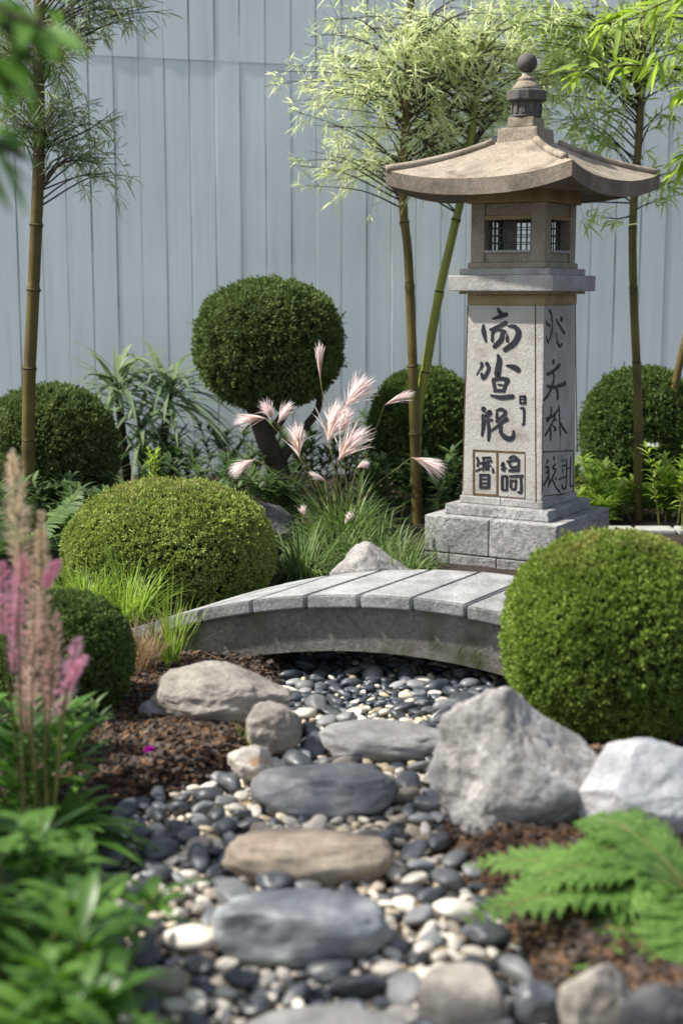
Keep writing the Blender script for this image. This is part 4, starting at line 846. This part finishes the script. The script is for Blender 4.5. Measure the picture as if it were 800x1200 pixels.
RG = 'bright leafy plants behind the lantern'
for i, (px, Y, H, R, m_, lab) in enumerate([(696, 5.45, .20, .13, 'grass_bright', 'sunlit lime leafy plant touching the lantern, tallest of its row'), (735, 5.35, .12, .15, 'leaf_lime', 'sunlit lime plant at the thin bamboo foot'), (775, 5.3, .14, .14, 'grass_bright', 'bright green plant beside the stone edging'), (812, 5.3, .22, .16, 'leaf_lime', 'bright plant cut by the frame edge'), (700, 5.25, .09, .12, 'leaf_lime', 'low lime leaves in front of the row by the lantern')]):
    leafy(lab, px, Y, 520, .07, .013, H, R, M[m_], group=RG, stems=13, seed=i+30)
leafy('pale feathery plant with whitish flowers at the right frame edge', 806, 5.0, 420, .06, .010, .38, .12, M['leaf_lime'], stems=12, seed=61, flower=(M['whitef'], 26))
leafy('small yellow-green sprig behind the dome shrub\'s top', 180, 4.62, 150, .045, .006, .34, .025, M['leaf_lime'], stems=5, seed=62, name='sprig', up=.5)

def frond(mb, rng, p0, d, L, W, n=16, droop=.5, tw=0.0, lobes=False, K=3):
    p0 = np.array(p0); d = unit(np.array(d, float)); t = np.linspace(0, 1, 14)[:, None]; C = p0+L*d*t+np.array([0, 0, -1.])*L*droop*t*t
    tube(mb, C, np.linspace(.0024, .0007, 14), 4, 1, cap=False)
    T = unit(np.gradient(C, axis=0)); S = unit(np.cross(T, np.array([0, 0, 1.])+.0*T)+np.array([0, 0, tw])); s = np.linspace(.10, .985, n); idx = s*13; i0 = np.minimum(idx.astype(int), 12); f = (idx-i0)[:, None]
    P = C[i0]*(1-f)+C[i0+1]*f; Tn, Sn = T[i0], S[i0]; wl = W*np.sin(PI*np.clip(s*.80+.17, 0, 1))**.8
    for sg in (-1, 1):
        D = unit(Sn*sg+Tn*.45+rng.normal(0, .06, (n, 3))); nrm = unit(np.cross(D, Tn))
        if lobes:                                              # each pinna carries paired lobes
            m = 7; u = np.linspace(.08, .96, m); PP = (P[:, None]+D[:, None]*(wl[:, None]*u[None])[..., None]).reshape(-1, 3); DD = np.repeat(D, m, 0); Bs = unit(np.cross(nrm, D)); BB = np.repeat(Bs, m, 0)
            ln = (wl[:, None]*(.30*(1-u)+.07)[None]).ravel()
            for s2 in (-1, 1): kites(mb, PP, unit(DD*.8+BB*s2*.75), unit(np.cross(np.repeat(nrm, m, 0), DD*.8+BB*s2*.75)), ln, ln*.62+.002, 0, .5)
            blades(mb, P, D, wl, wl*.16, .12, 3, 'leaf', side=Bs)
        else: blades(mb, P, D, wl, wl*.11+.0012, .25, K, 'leaf', side=unit(np.cross(nrm, D)))
def fern(label, px, py, Y, z0, fr, mat, L, W, n=16, seed=0, lobes=False, zoff=None, group=None):
    base = at(px, 600, Y); root = empty('fern', (base.x, Y, z0)); tag(root, label, 'fern', group); rng = np.random.default_rng(seed)
    for k in range(fr) if isinstance(fr, int) else fr:
        if isinstance(k, int): a = 2*PI*k/fr+rng.uniform(-.3, .3); d = (math.cos(a), math.sin(a), rng.uniform(1.0, 2.4)); l = L*rng.uniform(.8, 1.15); dr = rng.uniform(.25, .55); z = .01
        else: d, l, dr = k; z = .01
        mb = MB(); frond(mb, rng, (0, 0, z), d, l, W, n, dr, lobes=lobes); mb.build('frond', [mat, M['stem']], root)
fern('large bright green fern in the right corner over the bark mulch', 828, 0, 1.90, BZ, [((-1, -.05, .75), .34, .6), ((-.75, -.75, .55), .34, .85), ((-.55, .6, .8), .28, .5), ((.0, -.9, .7), .34, .8), ((-1, .35, 1.0), .27, .6), ((-.35, -1, .35), .33, .7), ((-.9, -.7, .35), .28, .5), ((1, -.2, .8), .3, .5), ((-.9, -.4, .9), .26, .8), ((-.85, -.25, .3), .36, .3), ((-.6, -.8, .12), .33, .2), ((-.25, -.9, .5), .32, .6), ((-.95, .25, .35), .34, .3)], M['fern_bright'], .3, .072, 17, 5, lobes=True)
fern('feathery dark fern left of the sunlit dome shrub', 52, 0, 4.5, BZ, 16, M['fern_dark'], .34, .085, 34, 6)
fern('small dark fern at the left frame edge behind the plume', 5, 0, 4.1, BZ, 15, M['fern_dark'], .34, .08, 34, 8)

def flower_spikes():
    Y = 2.15; base = at(40, 600, Y); root = empty('pink_flower_plant', (base.x, Y, BZ)); off = np.array([base.x, Y, BZ]); tag(root, 'pink and tan feathery flower spikes in front of the dark ball', 'flowering plant'); rng = np.random.default_rng(6)
    L = lambda px, py, dy=0: np.array(at(px, py, Y+dy))-off
    spikes = [((30, 700), (14, 530), 'plume_tan', .017, 0, 'tall tan feathery spike'), ((50, 750), (48, 600), 'plume_tan', .012, .03, None), ((38, 830), (42, 690), 'blush', .016, -.02, None), ((58, 850), (66, 720), 'blush', .014, .0, None), ((4, 745), (2, 660), 'pink', .013, .03, None), ((22, 720), (28, 650), 'pink', .012, .0, None), ((18, 790), (20, 700), 'pink', .010, .05, None),
              ((72, 840), (92, 748), 'pink', .012, -.02, None), ((80, 806), (100, 770), 'pink', .008, -.03, None), ((54, 690), (68, 658), 'pink', .008, .0, None), ((32, 860), (30, 780), 'blush', .013, .02, None)]
    for (b, t, m_, w_, dy, lab) in spikes:
        pb, pt = L(*b, dy), L(*t, dy); mb = MB(); q = np.array([rng.uniform(-.02, .02)+pb[0]*.6, rng.uniform(-.03, .03), 0]); ps = smooth_path([q, (q+pb)/2, pb, pt], 14); tube(mb, ps, np.linspace(.003, .001, 14), 5)
        st = mb.build('flower_stem', M['stem'], root); mb = MB(); n = 700 if m_ == 'plume_tan' else 460; s = rng.random(n)
        P = pb+(pt-pb)*s[:, None]; rad = w_*np.sin(PI*np.clip(.15+s*.8, 0, 1))**.7
        a = rng.uniform(0, 2*PI, n)
        D = unit(np.stack([np.cos(a), np.sin(a), rng.uniform(.1, 1.2, n)], 1)); P = P+D*(rad*rng.random(n))[:, None]*.5
        kites(mb, P, D, unit(np.cross(D, rng.normal(0, 1, (n, 3)))), rad*rng.uniform(.4, 1.7, n)+.003, rng.uniform(.0014, .0028, n), 0, .6)
        h = mb.build('flower_spike', M[m_], st)
        if lab: h['label'] = lab
    n = 90; a = rng.uniform(0, 2*PI, n); D = unit(np.stack([np.cos(a), np.sin(a), rng.uniform(.2, 1.2, n)], 1)); mb = MB(); blades(mb, D*np.array([1, 1, 0])*.04, D, rng.uniform(.09, .17, n), .020, rng.uniform(.3, .9, n), 6, 'leaf', fold=.3); mb.build('basal_leaves', M['fg_leaf'], root)
flower_spikes()
leafy('mid-green leafy plant at the frame edge between the pink spikes and dark ball', 22, 2.25, 260, .085, .015, .17, .12, M['fg_leaf'], stems=13, seed=99)
leafy('small leafy plant beneath the dark ball shrub by the mulch', 60, 2.5, 160, .06, .012, .09, .09, M['under'], stems=12, seed=98)
FG = 'glossy leafy plants filling the near left corner'
for i, (px, Y, H, R, lab) in enumerate([(25, 1.72, .16, .10, 'glossy green plant below the pink flower spikes'), (40, 1.50, .20, .11, 'glossy green plant in the left corner with longest leaves'), (-40, 1.62, .24, .12, 'glossy green plant cut by the left frame edge'), (70, 1.36, .15, .09, 'glossy green plant at the bottom left beside the pebbles')]):
    leafy(lab, px, Y, 170, .10, .019, H, R, M['fg_leaf'], group=FG, stems=11, droop=.5, seed=i+80, z0=.03, K=6)
def purple():
    g = gp(176, 896, BZ); root = empty('purple_flower', g); tag(root, 'tiny purple flower standing alone in the bark mulch', 'flower'); rng = np.random.default_rng(8); h = at(178, 880, g.y).z-BZ
    mb = MB(); tube(mb, [(0, 0, -.01), (.001, 0, h*.5), (0, 0, h)], [.0012, .001, .001], 5); mb.build('stem', M['whitef'], root)
    mb = MB(); d = rand_dirs(rng, 26, -.1, 1); kites(mb, np.zeros((26, 3))+np.array([0, 0, h]), d, unit(np.cross(d, rng.normal(0, 1, d.shape))), .012, .008, 0, .65); mb.build('petals', M['magenta'], root)
purple()

# stone edging at the right, behind the lantern
def edging():
    rng = np.random.default_rng(2)
    labs = ['pale edging stone just right of the lantern plinth', 'pale edging stone in front of the lime plants', 'pale edging stone at the frame edge']
    for i, (x0, x1) in enumerate(((704, 744), (745, 790), (791, 845))):
        a, b = at(x0, 620, 5.02), at(x1-1, 620, 5.02); bm = box_bm(b.x-a.x-.004, .10, 0, .030, .008); o = MB().addbm(bm).build('edging_stone', M['kerb'], smooth=False, loc=((a.x+b.x)/2, 5.02+rng.uniform(-.004, .004), .03))
        tag(o, labs[i], 'edging stone', 'edging stones behind the lantern')
edging()

# ------------------------------------------------------------------ near, out-of-focus boughs at the top corners
def bough(label, Y, origin, tips, mat, L, W, per, seed, name='overhanging_bough_tree'):
    o = at(*origin, Y); root = empty(name, (o.x, Y, BZ)); off = np.array([o.x, Y, BZ]); tag(root, label, 'tree'); rng = np.random.default_rng(seed)
    mb = MB(); tube(mb, smooth_path([(0, 0, -.05), (.01, 0, .8), np.array(o)-off, np.array(o)-off+np.array([.0, 0, .5])], 24), np.linspace(.022, .012, 24), 10); mb.build('trunk', M['bark'], root)
    P_, D_ = [], []; mb = MB()
    for (px, py, dy, y0) in tips:
        s = np.array(at(origin[0], y0, Y))-off; e = np.array(at(px, py, Y+dy))-off; path = smooth_path([s, (s+e)/2+np.array([0, 0, .03]), e], 10); tube(mb, path, np.linspace(.004, .001, 10), 6)
        n = per; t = rng.uniform(.35, 1, n); i = (t*9).astype(int).clip(0, 8); P_.append(path[i]+rng.normal(0, .006, (n, 3))); D_.append(unit(unit(e-s)*.6+rng.normal(0, .6, (n, 3))+np.array([0, 0, -.2])))
    mb.build('branches', M['twig'], root); P, D = np.concatenate(P_), np.concatenate(D_); n = len(P); mb = MB()
    blades(mb, P, D, rng.uniform(.7, 1.2, n)*L, W, rng.uniform(.1, .5, n), 5, 'leaf', fold=.2, side=unit(np.cross(D, rng.normal(0, .5, (n, 3))+np.array([0, 0, 1.])))); mb.build('foliage', mat, root)
def near_tree():
    root = empty('broadleaf_tree', (-2.3, 1.9, 0)); off = np.array([-2.3, 1.9, 0.]); tag(root, 'near green tree with blurred leaves drooping into the top left corner and an added unseen shade crown', 'tree'); rng = np.random.default_rng(31)
    mb = MB(); tp = smooth_path([(0, 0, -.1), (.05, .02, 1.0), (.02, .1, 2.0), (.15, .2, 3.0)], 24); tube(mb, tp, np.linspace(.07, .03, 24), 12); mb.build('trunk', M['bark'], root)
    P_, D_ = [], []; mb = MB()
    def spray(path, n, sp):
        t = rng.uniform(.45, 1, n); i = (t*9).astype(int).clip(0, 9); P_.append(path[i]+rng.normal(0, sp, (n, 3))); D_.append(unit(unit(path[-1]-path[0])*.5+rng.normal(0, .7, (n, 3))+np.array([0, 0, -.25])))
    for k in range(12):                                        # limbs and leaf sprays of an unseen crown, added to dapple the stream bed
        d = rand_dirs(rng, 1)[0]*rng.random()**.4; T = np.array([-1.72, 2.1, 2.6])-off+d*np.array([.85, 1.15, .6])
        O = tp[rng.integers(12, 22)]; path = smooth_path([O, (O+T)/2+np.array([0, 0, .1]), T], 10); tube(mb, path, np.linspace(.012, .002, 10), 5, cap=False); spray(path, 60, .07)
    for (px, py, dy, y0) in [(55, 25, 0, -20), (30, 5, .05, 0), (20, 80, -.05, 60), (40, 60, .02, 40), (-10, 170, 0, 130)]:
        e = np.array(at(px, py, 1.35+dy))-off; m_ = np.array(at(-75, y0, 1.35))-off; O = tp[14]; a_ = smooth_path([O, (O+m_)/2+np.array([0, 0, .1]), m_, e], 24); tube(mb, a_, np.linspace(.010, .001, 24), 6); path = smooth_path([m_, e], 10); P0 = len(P_); spray(path, 10, .006)
    mb.build('branches', M['bark'], root); P, D = np.concatenate(P_), np.concatenate(D_); n = len(P); mb = MB()
    blades(mb, P, D, rng.uniform(.7, 1.2, n)*.055, .018, rng.uniform(.1, .5, n), 4, 'leaf', fold=.2, side=unit(np.cross(D, rng.normal(0, .5, (n, 3))+np.array([0, 0, 1.])))); mb.build('foliage', M['fg_leaf'], root)
near_tree()
bough('out-of-focus lime leaves arching in at the top right corner', 3.4, (870, 60), [(655, 85, 0, 100), (690, 30, .1, 40), (760, 70, -.1, 80), (740, 20, 0, 0), (790, 200, 0, 150), (800, 110, .1, 110)], M['leaf_lime'], .065, .013, 26, 4)
